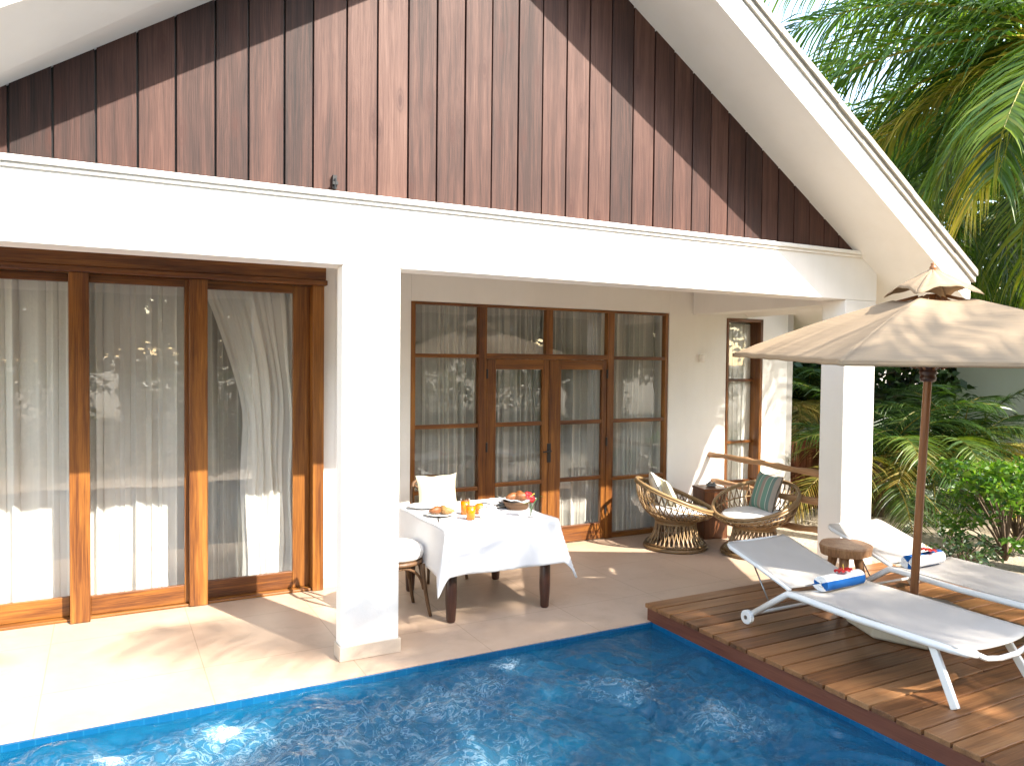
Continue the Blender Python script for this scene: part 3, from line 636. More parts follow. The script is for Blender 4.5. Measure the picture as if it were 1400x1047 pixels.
# dining table
TX0, TX1, TY0, TY1 = 2.31, 3.31, 5.39, 6.45; TC = ((TX0 + TX1) / 2, (TY0 + TY1) / 2)
tb = thing('dining_table', 'square dark wood dining table standing under a white cloth on the porch', 'table', (TC[0], TC[1], 0))
b = MB(); b.box(TX0 + .02, TX1 - .02, TY0 + .02, TY1 - .02, .715, .745, 'x'); b.box(TX0 + .06, TX1 - .06, TY0 + .06, TY1 - .06, .63, .714, 'x'); b.build('tabletop', 'dark', tb, org=(TC[0], TC[1], 0), bevel=.005)
for sx in (TX0 + .075, TX1 - .075):
    for sy in (TY0 + .075, TY1 - .075):
        b = MB(); b.lathe([(.030, 0), (.036, .015), (.044, .14), (.046, .2), (.044, .629)], (sx, sy, 0), 4 * 4); b.build('leg', 'dark', tb, org=(TC[0], TC[1], 0), smooth=True)
def cloth():
    hx, hy = .5, .53; dr = .365; b = MB(); N = 72
    rg = random.Random(3)
    def fn(u, v):
        X = lerp(-hx - dr, hx + dr, u); Y = lerp(-hy - dr, hy + dr, v)
        ax, ay = max(abs(X) - hx, 0), max(abs(Y) - hy, 0); sx, sy = (1 if X > 0 else -1), (1 if Y > 0 else -1)
        bx, by = min(abs(X), hx) * sx, min(abs(Y), hy) * sy
        d = math.hypot(ax, ay)
        if d < 1e-6: return (TC[0] + X, TC[1] + Y, .7475 + .0015 * math.sin(9 * X + 4 * Y) * math.sin(6 * Y) + .001)
        k = d / dr
        wav = .014 * math.sin(8.5 * (bx * (ay > ax) + by * (ax >= ay)) + 1.5 + sx) * k
        out = .010 + .075 * k ** 1.2 + wav
        nx, ny = (ax / d * sx, ay / d * sy)
        cor = min(ax, ay) / max(max(ax, ay), 1e-6)
        out += .035 * cor * k
        # corner pleat : pull the middle of the fan out, the flanks in
        z = .7475 - d * (.985 - .03 * k)
        if sx < 0 and sy < 0: out += -.015 * k
        return (TC[0] + bx + nx * out, TC[1] + by + ny * out, z + .004 * math.sin(14 * bx + 11 * by))
    b.grid(fn, N, N, gfn=lambda u, v: (u * 1.7, v * 1.7, 0))
    o = b.build('tablecloth', 'linen', smooth=True, org=(TC[0], TC[1], .745), solid=.002); tag(o, 'white cloth hanging in points over the dining table', 'tablecloth')
cloth()
ZT = .751
# dining chairs (bentwood)
def make_chair(label):
    c = thing('dining_chair', label, 'chair', (0, 0, 0), 0, 'bentwood dining chairs at the table')
    # faces +x ; seat front at x=+.22
    b = MB(); b.lathe([(.20, .415), (.218, .418), (.222, .43), (.218, .448), (.20, .452)], (0, 0, 0), 28, wob=lambda a: 1 + .04 * math.cos(2 * a)); b.build('seat', 'bent', c, smooth=True)
    for sy in (-1, 1):
        b = MB(); b.tube(bez((.165, .165 * sy, .42), (.18, .175 * sy, .2), (.225, .195 * sy, 0), 8), [.019, .018, .018, .017, .016, .015, .015, .014, .014], 10); b.build('leg', 'bent', c, smooth=True)
        b = MB(); b.tube(bez((-.185, .165 * sy, .45), (-.19, .17 * sy, .2), (-.27, .19 * sy, 0), 8), [.019, .018, .018, .017, .016, .015, .015, .014, .014], 10); b.build('leg', 'bent', c, smooth=True)
        b = MB(); b.tube(bez((.17, .168 * sy, .22), (.15, .165 * sy, .39), (-.02, .19 * sy, .408), 8), .011, 8); b.tube(bez((-.19, .168 * sy, .22), (-.17, .165 * sy, .39), (.0, .19 * sy, .408), 8), .011, 8); b.build('brace', 'bent', c, smooth=True)
    b = MB(); b.tube(bez((.17, .168, .22), (.155, .14, .39), (.19, 0, .408), 8) + bez((.19, 0, .408), (.155, -.14, .39), (.17, -.168, .22), 8)[1:], .011, 8); b.build('brace', 'bent', c, smooth=True)
    pts = [(-.187, .165, .44), (-.21, .185, .6), (-.235, .19, .76), (-.25, .165, .86), (-.258, .09, .905), (-.26, 0, .915), (-.258, -.09, .905), (-.25, -.165, .86), (-.235, -.19, .76), (-.21, -.185, .6), (-.187, -.165, .44)]
    b = MB(); b.tube(pts, .016, 10); b.build('back_frame', 'bent', c, smooth=True)
    b = MB(); b.tube(bez((-.195, .15, .47), (-.20, -.02, .66), (-.25, -.15, .84), 8), .010, 8); b.tube(bez((-.195, -.15, .47), (-.19, .02, .66), (-.245, .15, .84), 8), .010, 8); b.build('cross_slat', 'bent', c, smooth=True)
    return c
ch1 = make_chair('bentwood dining chair half hidden behind the white pillar')
ch1.location = (2.07, 5.86, 0); ch1.rotation_euler = (0, 0, 0)
ch2 = dup(ch1, (2.80, 6.72, 0), R(-90), 'bentwood dining chair with a cream pillow behind the table')
def pillow(name, mat, wd, ht, th, gscale=(1, 1), seed=0):
    b = MB(); n = 18; rg = random.Random(seed)
    for s_ in (1, -1):
        def fn(u, v):
            x = 2 * u - 1; y = 2 * v - 1
            e = max(0, 1 - abs(x) ** 3.2) ** .55 * max(0, 1 - abs(y) ** 3.2) ** .55
            pin = 1 - .10 * (1 - abs(x) ** 2) * abs(y) ** 3 ; pin2 = 1 - .10 * (1 - abs(y) ** 2) * abs(x) ** 3
            return (x * wd / 2 * pin2, s_ * (th / 2 * e + .004) , y * ht / 2 * pin + .004 * math.sin(7 * x + seed))
        b.grid(fn, n, n, gfn=lambda u, v: (u * gscale[0], v * gscale[1], .1 * s_))
    return b, name, mat
def put(bt, label, cat, loc, rot, group=None, **kw):
    b, name, mat = bt; o = b.build(name, mat, smooth=True, **kw); o.location = loc; o.rotation_euler = rot; return tag(o, label, cat, group)
put(pillow('pillow', 'cream', .42, .36, .11), 'plain cream pillow standing on the chair behind the table', 'pillow', (2.81, 6.79, .775), (R(-10), 0, 0))
b = MB()
b.lathe([(.02, 0), (.19, .0), (.215, .02), (.225, .055), (.215, .09), (.17, .118), (.08, .128), (.004, .13)], (0, 0, 0), 28, capb=True, capt=False)
o = b.build('seat_cushion', 'cushion', smooth=True); o.location = (2.075, 5.86, .453); tag(o, 'thick round white seat cushion on the chair behind the white pillar', 'cushion')

# --- table setting
def lt(prof, name, mat, parent=None, n=24, smooth=True, capb=True, capt=False, **k):
    b = MB(); b.lathe(prof, (0, 0, 0), n, capb=capb, capt=capt); return b.build(name, mat, parent, smooth=smooth, **k)
plate_prof = [(.002, .006), (.07, .006), (.085, .010), (.13, .022), (.132, .024), (.128, .024), (.085, .015), (.07, .011), (.002, .011)]
pl = lt(plate_prof, 'plate', 'china'); pl.location = (2.47, 5.90, ZT); tag(pl, 'white plate carrying pastries at the left front of the table', 'plate', 'white plates on the table')
p2 = pl.copy(); col.objects.link(p2); p2.location = (2.46, 6.27, ZT); tag(p2, 'empty white plate at the far left table corner', 'plate')
p3 = pl.copy(); col.objects.link(p3); p3.location = (3.06, 6.06, ZT); tag(p3, 'white plate under the folded napkins at the back of the table', 'plate')
def croissant(name, mat, L, r, bend):
    b = MB(); pts = []; rad = []
    for i in range(13):
        t = i / 12 * 2 - 1; pts.append((t * L / 2, -bend * (1 - t * t) + bend, r * .9 + .2 * r * (1 - t * t))); rad.append(r * (1 - abs(t) ** 1.8 * .8) * (1 + .10 * (i % 2)))
    b.tube(pts, rad, 12); return b.build(name, mat, smooth=True)
for i, (dx, dy, a, lab) in enumerate(((-.03, .0, .4, 'dark glazed pastry at the left of the plate'), (.04, -.03, -.7, 'golden croissant at the front of the plate'), (.05, .05, 1.4, 'golden croissant at the back of the plate'))):
    o = croissant('croissant', 'pastry' if i else 'bread', .13, .028 + .004 * (i == 0), .03); o.location = (2.47 + dx, 5.90 + dy, ZT + .015); o.rotation_euler = (0, 0, a); tag(o, lab, 'pastry', 'pastries on the white plate')
def juice(label, loc):
    g = thing('juice_glass', label, 'glass', loc, 0, 'glasses of orange juice')
    lt([(.030, 0), (.034, .004), (.040, .135), (.0375, .135), (.032, .010), (.004, .008)], 'tumbler', 'drink', g)
    lt([(.004, .0045), (.0348, .0055), (.0404, .112), (.002, .1125)], 'juice', 'juice', g, capb=False)
    return g
juice('tall glass of orange juice at the front of the table', (2.63, 5.64, ZT))
juice('tall glass of orange juice farther back beside the orange', (2.68, 5.86, ZT))
b = MB(); b.lathe([(.004, 0), (.025, .004), (.042, .022), (.047, .045), (.042, .068), (.025, .087), (.004, .090)], (0, 0, 0), 18)
o = b.build('orange_fruit', 'orange', smooth=True); o.location = (2.80, 5.83, ZT); tag(o, 'round orange fruit beside the juice glasses', 'fruit')
g = thing('sugar_bowl', 'small white china bowl in front of the orange', 'bowl', (2.76, 5.66, ZT))
lt([(.02, 0), (.03, .003), (.045, .03), (.048, .06), (.044, .06), (.04, .03), (.004, .01)], 'bowl', 'china', g)
lt([(.046, .061), (.04, .075), (.014, .085), (.010, .092), (.014, .1), (.003, .104)], 'lid', 'china', g)
g2 = dup(g, (2.86, 5.73, ZT), 0, 'small white china bowl at the right of the orange')
g['group'] = g2['group'] = 'small china bowls'
for i in range(3):
    b = MB(); rg = random.Random(i)
    b.grid(lambda u, v: ((u - .5) * .24, (v - .5) * .15, .013 + .018 * math.sin(3.1 * u + i) * (.5 + v * .5) + .004 * math.sin(20 * u)), 14, 10)
    o = b.build('napkin', 'linen', smooth=True, solid=.008); o.location = (3.05 + .015 * i, 6.06 + .01 * i, ZT + .012 + .016 * i); o.rotation_euler = (0, 0, .3 + .35 * i)
    tag(o, ['folded white napkin at the bottom of the pile by the bread basket', 'folded white napkin in the middle of the pile by the bread basket', 'folded white napkin on top of the pile by the bread basket'][i], 'napkin', 'folded white napkins')
g = thing('bread_basket', 'round wicker bread basket at the right end of the table', 'basket', (3.20, 5.90, ZT))
b = MB()
for i in range(6):
    z = .006 + i * .012; r_ = .085 + .008 * i; b.tube([(r_ * math.cos(a), r_ * math.sin(a), z) for a in [2 * math.pi * k / 24 for k in range(24)]], .0075, 6, closed=True)
b.lathe([(.004, .004), (.085, .004), (.085, .010), (.004, .010)], (0, 0, 0), 20); b.build('basket', 'wicker', g, smooth=True)
b = MB(); b.grid(lambda u, v: ((u - .5) * .26, (v - .5) * .26, .055 + .03 * math.hypot(u - .5, v - .5) * 2 + .012 * math.sin(9 * u + 3 * v)), 14, 14); b.build('lining_cloth', 'linen', g, smooth=True, solid=.003)
for i, (dx, dy, dz, a) in enumerate(((-.04, 0, .07, .3), (.035, .03, .075, 1.2), (.02, -.045, .075, -.4))):
    o = croissant('bread_roll', 'bread', .15, .036, .02); o.location = (3.20 + dx, 5.90 + dy, ZT + dz); o.rotation_euler = (.1, 0, a)
    tag(o, ['brown bread roll at the left of the bread basket', 'brown bread roll at the back right of the bread basket', 'brown bread roll at the front of the bread basket'][i], 'bread', 'rolls in the bread basket')
def hibiscus(name, label, loc, rz, sc_=1., tilt=0, group=None):
    f = thing(name, label, 'flower', loc, rz, group); f.rotation_euler = (tilt, 0, rz)
    b = MB()
    for k in range(5):
        a = 2 * math.pi * k / 5
        def fn(u, v):
            r = .004 + .055 * u; wv = (.8 * u ** .6 * (1 - .35 * u ** 3)) * (v - .5) * .075 * 1.6; z = .012 + .035 * u - .03 * u ** 3 + .006 * math.sin(9 * v + 7 * u + k) * u
            x, y = r, wv; return ((x * math.cos(a) - y * math.sin(a)) * sc_, (x * math.sin(a) + y * math.cos(a)) * sc_, z * sc_)
        b.grid(fn, 7, 7)
    b.build('petals', 'red', f, smooth=True, solid=.0012)
    b = MB(); b.tube(bez((0, 0, .01), (.005, .0, .03), (.025, .005, .055), 6), [.002, .002, .002, .002, .003, .004, .003], 6); b.build('stamen', 'yellow', f, smooth=True)
    return f
g = thing('flower_vase', 'clear glass vase with a red bloom on the table edge', 'vase', (3.13, 5.53, ZT))
lt([(.022, 0), (.026, .004), (.032, .06), (.022, .10), (.026, .115), (.023, .115), (.019, .1), (.028, .06), (.004, .008)], 'vase', 'drink', g)
b = MB(); b.tube(bez((0, 0, .01), (.005, 0, .1), (-.015, .01, .17), 6), .0035, 6); b.tube(bez((0, 0, .02), (.02, .01, .1), (.07, .02, .15), 6), .003, 6); b.build('stem', 'green', g, smooth=True)
b = MB()
for (x, y, z, a) in ((.06, .02, .14, .2), (.075, .0, .165, -.5), (.03, .03, .13, 1.2), (-.02, -.02, .12, 2.8)):
    b.grid(lambda u, v: (x + math.cos(a) * .055 * u - math.sin(a) * .022 * (v - .5) * math.sin(math.pi * min(1, u + .05)), y + math.sin(a) * .055 * u + math.cos(a) * .022 * (v - .5) * math.sin(math.pi * min(1, u + .05)), z + .02 * u - .03 * u * u), 6, 2)
b.build('foliage', 'limeleaf', g, smooth=True)
hibiscus('bloom', 'red flower blooming from the glass vase on the table', (3.115, 5.54, ZT + .16), .5, .85, .9)
b = MB(); b.bar((0, 0, .004), (.10, 0, .004), .012, .003); b.bar((.10, 0, .004), (.20, 0, .004), .018, .002)
o = b.build('table_knife', 'steel'); o.location = (2.36, 5.66, ZT); o.rotation_euler = (0, 0, 1.2); tag(o, 'steel knife lying at the near left table edge', 'knife')

# papasan chairs
def papasan(label):
    c = thing('papasan_chair', label, 'chair', (0, 0, 0), 0, 'rattan tub chairs beside the porch wall')
    b = MB(); n = 34
    ring = lambda r, z, N=40: [(r * math.cos(2 * math.pi * k / N), r * math.sin(2 * math.pi * k / N), z) for k in range(N)]
    b.tube(ring(.335, .022), .022, 8, True); b.tube(ring(.325, .055), .013, 6, True); b.tube(ring(.215, .285), .014, 6, True); b.tube(ring(.222, .31), .014, 6, True)
    for k in range(n):
        for s_ in (1, -1):
            a = 2 * math.pi * (k + .25 * s_) / n; b2 = a + s_ * .20
            b.tube(bez((.33 * math.cos(a), .33 * math.sin(a), .035), (.225 * math.cos((a + b2) / 2), .225 * math.sin((a + b2) / 2), .12), (.218 * math.cos(b2), .218 * math.sin(b2), .295), 5), .0075, 5)
    b.build('base', 'rattan', c, smooth=True)
    # basket: front is +x, low; back high
    def rim(a, k=1.): return Vector((.43 * k * math.cos(a) - .01, .45 * k * math.sin(a), .585 - .165 * math.cos(a) * k))
    def bot(a): return Vector((.22 * math.cos(a) + .02, .22 * math.sin(a), .325))
    def wall(a, t):
        p0, p2 = bot(a), rim(a); mid = Vector((p2.x * 1.0, p2.y * 1.0, lerp(p0.z, p2.z, .18)))
        return p0 * (1 - t) ** 2 + mid * 2 * t * (1 - t) + p2 * t * t
    b = MB(); N = 48
    AA = [2 * math.pi * k / N for k in range(N)]
    b.tube([rim(a) for a in AA], .019, 8, True); b.tube([rim(a, 1.03) - Vector((0, 0, .025)) for a in AA], .010, 6, True)
    for t in (.0, .08, .16): b.tube([wall(a, t) for a in AA], .012, 6, True)
    b.tube([wall(a, .42) for a in AA], .010, 6, True); b.tube([wall(a, .72) for a in AA], .008, 6, True)
    n = 40
    for k in range(n):
        for s_ in (1, -1):
            a = 2 * math.pi * (k + .2 * s_) / n
            b.tube([wall(a + s_ * .30 * t, t) for t in (0, .2, .4, .6, .8, 1)], .0068, 5)
    b.build('basket', 'rattan', c, smooth=True)
    return c
pc1 = papasan('round rattan tub chair with pale pillows nearest the french doors'); pc1.location = (5.60, 6.62, 0); pc1.rotation_euler = (0, 0, R(-33))
pc2 = dup(pc1, (6.18, 6.02, 0), R(188), 'round rattan tub chair with a green striped pillow beside the railing')
def seatcush(loc, rz, label):
    b = MB(); b.lathe([(.01, .0), (.27, .0), (.325, .03), (.335, .06), (.31, .09), (.2, .108), (.004, .112)], (0, 0, 0), 28, capt=False, wob=lambda a: 1 + .02 * math.cos(3 * a))
    o = b.build('seat_cushion', 'cushion', smooth=True); o.location = loc; o.rotation_euler = (0, R(3), rz); tag(o, label, 'cushion', 'white seat cushions in the tub chairs')
seatcush((5.63, 6.60, .36), 0, 'round white seat cushion in the tub chair nearest the french doors')
seatcush((6.15, 6.02, .36), R(180), 'round white seat cushion in the tub chair beside the railing')
def lean(p, chair, off, yaw, lean_a, label):      # pillow leaning on the back of a tub chair
    rz = chair.rotation_euler.z; d = Vector((math.cos(rz), math.sin(rz), 0)); s_ = Vector((-d.y, d.x, 0))
    loc = Vector(chair.location) + d * off[0] + s_ * off[1] + Vector((0, 0, off[2]))
    put(p, label, 'pillow', loc, (R(-lean_a), 0, rz - math.pi / 2 + R(180) + R(yaw)))
lean(pillow('pillow', 'palestripe', .40, .40, .12, (1, 1), 1), pc1, (-.19, .05, .62), 0, 24, 'pale pillow with thin green stripes at the back of the left tub chair')
lean(pillow('pillow', 'cream', .38, .36, .11, (1, 1), 2), pc1, (-.10, -.02, .60), 10, 26, 'plain off white pillow in front of the pale striped one')
lean(pillow('pillow', 'greenstripe', .45, .42, .13, (1, 1), 3), pc2, (-.16, .02, .65), -22, 18, 'green and brown striped pillow in the tub chair beside the railing')
# side table
st = thing('side_table', 'square brown wooden block table between the two tub chairs', 'table', (6.32, 6.86, 0), R(-14))
b = MB(); b.box(-.15, .15, -.15, .15, .0, .555, 'z'); b.build('body', 'box', st, bevel=.006)
b = MB(); b.box(-.158, .158, -.158, .158, .557, .588, 'x'); b.build('table_top', 'box', st, bevel=.005)
g = thing('ashtray', 'small grey dish of shells on the brown block table', 'dish', (6.33, 6.86, .588))
lt([(.03, 0), (.05, .004), (.065, .03), (.06, .03), (.045, .012), (.004, .010)], 'dish', 'greydish', g)
b = MB()
for i in range(7): b.lathe([(.002, 0), (.016, .008), (.012, .02), (.002, .026)], (rng.uniform(-.04, .04), rng.uniform(-.04, .04), .012 + .012 * (i % 3)), 7)
b.build('shell', 'greydish', g, smooth=True)

# parasol
UB = Vector((5.175, 3.50, .13)); UT = Vector((5.295, 3.50, 2.07)); UO = tuple(UB)
um = thing('parasol', 'large beige canvas parasol on a wooden pole standing in the deck', 'parasol', UO)
ax = (UT - UB).normalized()
b = MB(); b.tube([UB + ax * .10, UB + ax * 1.9, UB + ax * 2.44], .0285, 14); b.build('pole', 'pole', um, smooth=True, org=UO)
b = MB(); b.tube([UB + ax * .02, UB + ax * .245], .036, 14); b.build('sleeve', 'steel', um, smooth=True, org=UO)
bz = MB(); bz.lathe([(.36, 0), (.44, .0), (.455, .02), (.45, .10), (.40, .155), (.10, .17), (.09, .20), (.05, .20)], (UB.x + .02, UB.y, .131), 8); bz.build('base_stone', 'stone', um, bevel=.012, org=UO)
q28 = R(-28); S_ = 1.11
e1 = Vector((math.cos(q28), math.sin(q28), 0)); e2 = Vector((-e1.y, e1.x, 0)); Z_ = Vector((-.0104, -.0284, 1)).normalized()
e1 = (e1 - Z_ * e1.dot(Z_)).normalized(); e2 = Z_.cross(e1)
HC = Vector((UT.x, UT.y, 2.095)); TOP = .50
def canopy_pt(x, y):
    m_ = max(abs(x), abs(y)); mn = min(abs(x), abs(y))
    h = TOP * (1 - m_) - .035 * math.sin(math.pi * min(1, m_)) * (1 - (mn / max(m_, 1e-6)) ** 2) + .03 * math.sin(math.pi * m_)
    edge = (1 - .035 * (1 - (mn / max(m_, 1e-6)) ** 2) * m_)
    return HC + e1 * x * S_ * edge + e2 * y * S_ * edge + Z_ * (h + .003 * math.sin(23 * x + 5) * math.sin(19 * y) * m_)
b = MB(); nn = 26
for (ux, uy) in ((1, 0), (0, 1), (-1, 0), (0, -1)):
    def P(u, v):
        m_ = lerp(.17, 1, u); s_ = (2 * v - 1) * m_
        return canopy_pt(ux * m_ - uy * s_, uy * m_ + ux * s_)
    b.grid(P, nn, nn, gfn=lambda u, v: ((2 * v - 1) * S_ * lerp(.17, 1, u), 0, u * 1.2))
    # valance lip
    b.grid(lambda u, v: P(1, v) - Z_ * (.001 + .026 * u), 2, nn, gfn=lambda u, v: ((2 * v - 1) * S_, 0, 1.2 + .04 * u))
cn = b.build('canopy', 'canvas', um, smooth=True, org=UO, solid=.003)
b = MB()
for (ux, uy) in ((1, 0), (0, 1), (-1, 0), (0, -1)):
    def V(u, v):
        m_ = lerp(.04, 1, u); s_ = (2 * v - 1); r_ = .235
        h = .20 * (1 - m_) ** .8 + .004 + .06 * (1 - s_ * s_) ** 1.3 * m_ ** 2.2 + .006 * math.sin(9 * s_ + 3 * ux + uy)
        x, y = ux * m_ - uy * s_ * m_, uy * m_ + ux * s_ * m_
        return HC + e1 * x * r_ + e2 * y * r_ + Z_ * (TOP * (1 - r_ / S_) + .055 + h)
    b.grid(V, 10, 12, gfn=lambda u, v: ((2 * v - 1) * .3, 0, u * .4))
b.build('vent_canopy', 'canvas', um, smooth=True, org=UO, solid=.003)
b = MB(); zt = TOP * (1 - .235 / S_) + .055 + .188
b.lathe([(.02, -.02), (.022, .006), (.026, .018), (.02, .032), (.014, .038), (.018, .047), (.012, .056), (.003, .06)], tuple(HC + Z_ * zt), 14); b.build('finial', 'pole', um, smooth=True, org=UO)
b = MB(); c_ = HC - Z_ * .17
b.lathe([(.03, 0), (.052, .01), (.058, .04), (.05, .05), (.06, .065), (.06, .085), (.052, .095), (.075, .115), (.085, .15), (.07, .16), (.03, .165)], tuple(c_), 16); b.build('hub', 'dark', um, smooth=True, org=UO)
for k in range(8):
    a = k * math.pi / 4; m_ = 1.
    x, y = math.cos(a), math.sin(a); mm = max(abs(x), abs(y)); x, y = x / mm, y / mm
    b = MB(); pts = [canopy_pt(x * t, y * t) - Z_ * .022 for t in (.06, .25, .5, .75, .97)]; b.tube(pts, [.013, .013, .012, .011, .010], 6); b.build('rib', 'pole', um, smooth=True, org=UO)
    b = MB(); b.tube([c_ + Z_ * .10 + (e1 * x + e2 * y) * .06, canopy_pt(x * .48, y * .48) - Z_ * .045], .009, 6); b.build('strut', 'pole', um, smooth=True, org=UO)

# sun loungers
def lounger(label):
    l = thing('sun_lounger', label, 'sun lounger', (0, 0, 0), 0, 'white sun loungers on the timber deck')
    W = .36; ZR_ = .315
    def rail(sx):
        pts = [(sx * (W - .10), .02, ZR_ - .012), (sx * (W - .045), .045, ZR_ - .006), (sx * (W - .01), .11, ZR_), (sx * W, .22, ZR_), (sx * W, .7, ZR_ - .008), (sx * W, 1.2, ZR_), (sx * W, 1.27, ZR_ - .004), (sx * W, 1.33, ZR_ - .045), (sx * W, 1.60, .075)]
        return pts
    b = MB()
    for sx in (-1, 1): b.tube(rail(sx), .023, 10)
    b.tube([(-W, 1.60, .075), (W, 1.60, .075)], .012, 8); b.tube([(-W, 1.22, ZR_ - .01), (W, 1.22, ZR_ - .01)], .014, 8)
    b.tube([(-(W - .10), .02, ZR_ - .012), (-.2, .0, ZR_ - .04), (-.08, -.01, ZR_ - .055), (.08, -.01, ZR_ - .055), (.2, .0, ZR_ - .04), (W - .10, .02, ZR_ - .012)], .016, 8)
    b.build('frame', 'metal', l, smooth=True)
    for sx in (-1, 1):
        b = MB(); b.bar((sx * (W - .03), .235, ZR_ - .01), (sx * (W + .02), .055, .0), .048, .028, (1, 0, 0)); b.build('leg', 'metal', l, bevel=.006)
        b = MB(); c0 = Vector((sx * (W + .032), 1.615, .052)); b.tube([c0 - Vector((.018, 0, 0)), c0 + Vector((.018, 0, 0))], .052, 18)
        wh = b.build('wheel', 'metal', l, bevel=.006)
        b = MB(); b.tube([c0 - Vector((.021, 0, 0)), c0 + Vector((.021, 0, 0))], .016, 10); b.build('hub_cap', 'steel', wh)
    b = MB(); b.grid(lambda u, v: (lerp(-W + .004, W - .004, u), lerp(.03 + .05 * (2 * u - 1) ** 4, 1.255, v), ZR_ + .022 - .028 * (1 - (2 * u - 1) ** 2) ** .8), 16, 24); b.build('seat_sling', 'sling', l, smooth=True, solid=.006)
    # backrest
    ang = math.atan2(.195, .66); BL = .665; p0 = Vector((0, 1.29, ZR_ + .012)); d = Vector((0, math.cos(ang), math.sin(ang))); nrm = Vector((0, -math.sin(ang), math.cos(ang))); wb = .318
    def bp(x, t, h=0): return p0 + Vector((x, 0, 0)) + d * t + nrm * h
    b = MB(); b.tube([bp(-wb, 0), bp(-wb, .3, .004), bp(-wb, BL - .06, .0), bp(-wb + .02, BL - .015), bp(-wb + .06, BL), bp(wb - .06, BL), bp(wb - .02, BL - .015), bp(wb, BL - .06), bp(wb, .3, .004), bp(wb, 0)], .016, 8); b.build('back_frame', 'metal', l, smooth=True)
    b = MB(); b.grid(lambda u, v: bp(lerp(-wb, wb, u) * (1 - .06 * max(0, v - .93) / .07), v * BL, .018 - .012 * (1 - (2 * u - 1) ** 2)), 14, 18); b.build('back_sling', 'sling', l, smooth=True, solid=.006)
    for sx in (-1, 1):
        b = MB(); b.tube([bp(sx * (wb - .01), .36, -.015), (sx * (W - .03), 1.47, .195)], .006, 6); b.build('strut', 'steel', l, smooth=True)
    return l
l1 = lounger('white sun lounger nearest the pool with a rolled towel'); l1.location = (4.565, 2.50, .132)
l2 = dup(l1, (5.765, 2.60, .132), R(-2), 'white sun lounger farther from the pool behind the parasol pole')
def towel(loc, rz, phase, shift, label):
    tw = thing('rolled_towel', label, 'towel', loc, rz, 'rolled striped towels on the loungers')
    n = 140; turns = 3.2; L = .41; rad = []
    b = MB(); prof = []; arc = 0
    for i in range(n + 1):
        a = i / n * turns * 2 * math.pi; r = .010 + .056 * i / n; prof.append((a + phase * 6.283, r))
    pts = [(math.cos(a) * r * 1.1, math.sin(a) * r * .92) for a, r in prof]
    thk = .0165
    def off(i, s_):
        a, r = prof[i]; rr = r - (thk if s_ else 0) * .9; rr = max(rr, .002); return (math.cos(a) * rr * 1.1, math.sin(a) * rr * .92)
    J = 10
    def bulge(j, i): return .004 * math.sin(j * 1.7 + i * .25)
    vs = []; gv = []; fs = []
    for i in range(n + 1):
        for s_ in (0, 1):
            y, z = off(i, s_)
            for j in range(J + 1):
                x = lerp(-L / 2, L / 2, j / J) + (.006 * math.sin(i * .3) if j in (0, J) else 0); k = 1 + .02 * math.sin(j * 1.3 + i * .09)
                vs.append((x, y * k, z * k + .060)); gv.append((x, prof[i][0] / 6.283 + shift, x))
    st_ = 2 * (J + 1)
    for i in range(n):
        for j in range(J):
            a = i * st_ + j; fs.append((a, a + 1, a + st_ + 1, a + st_)); c = a + J + 1; fs.append((c, c + st_, c + st_ + 1, c + 1))
        for j in (0, J):
            a = i * st_ + j; q = (a, a + st_, a + st_ + J + 1, a + J + 1); fs.append(q if j == 0 else q[::-1])
    b.add(vs, fs, .5, gv); o = b.build('towel_roll', 'towel', tw, smooth=False)
    return tw
towel((4.635, 3.69, .452), R(2), .75, 0., 'rolled blue and white striped towel on the lounger nearest the pool')
towel((5.745, 3.80, .452), R(2), .75, .30, 'rolled blue and white striped towel on the lounger behind the pole')
hibiscus('hibiscus_flower', 'red hibiscus flower on the towel nearest the pool', (4.65, 3.67, .565), .4, 1., -.2, 'red hibiscus flowers on the towels')
hibiscus('hibiscus_flower', 'red hibiscus flower on the towel behind the pole', (5.775, 3.78, .565), 1.7, 1., .1, 'red hibiscus flowers on the towels')
# slab stool
so = thing('slab_stool', 'low three legged stool with a thick round wood slab top', 'stool', (5.33, 4.20, .131))
b = MB(); b.lathe([(.18, .375), (.20, .38), (.205, .41), (.212, .445), (.206, .458), (.004, .460)], (0, 0, 0), 30, wob=lambda a: 1 + .05 * math.sin(2 * a + .6) + .03 * math.sin(5 * a)); b.build('slab_top', 'slab', so, smooth=False, bevel=.004)
for k in range(3):
    a = R(215 + 120 * k); c0 = Vector((math.cos(a), math.sin(a), 0)); b = MB(); b.tube(bez(c0 * .10 + Vector((0, 0, .385)), c0 * .13 + Vector((0, 0, .2)), c0 * .20, 6), [.040, .037, .034, .033, .032, .031, .030], 10); b.build('leg', 'slab', so, smooth=True)

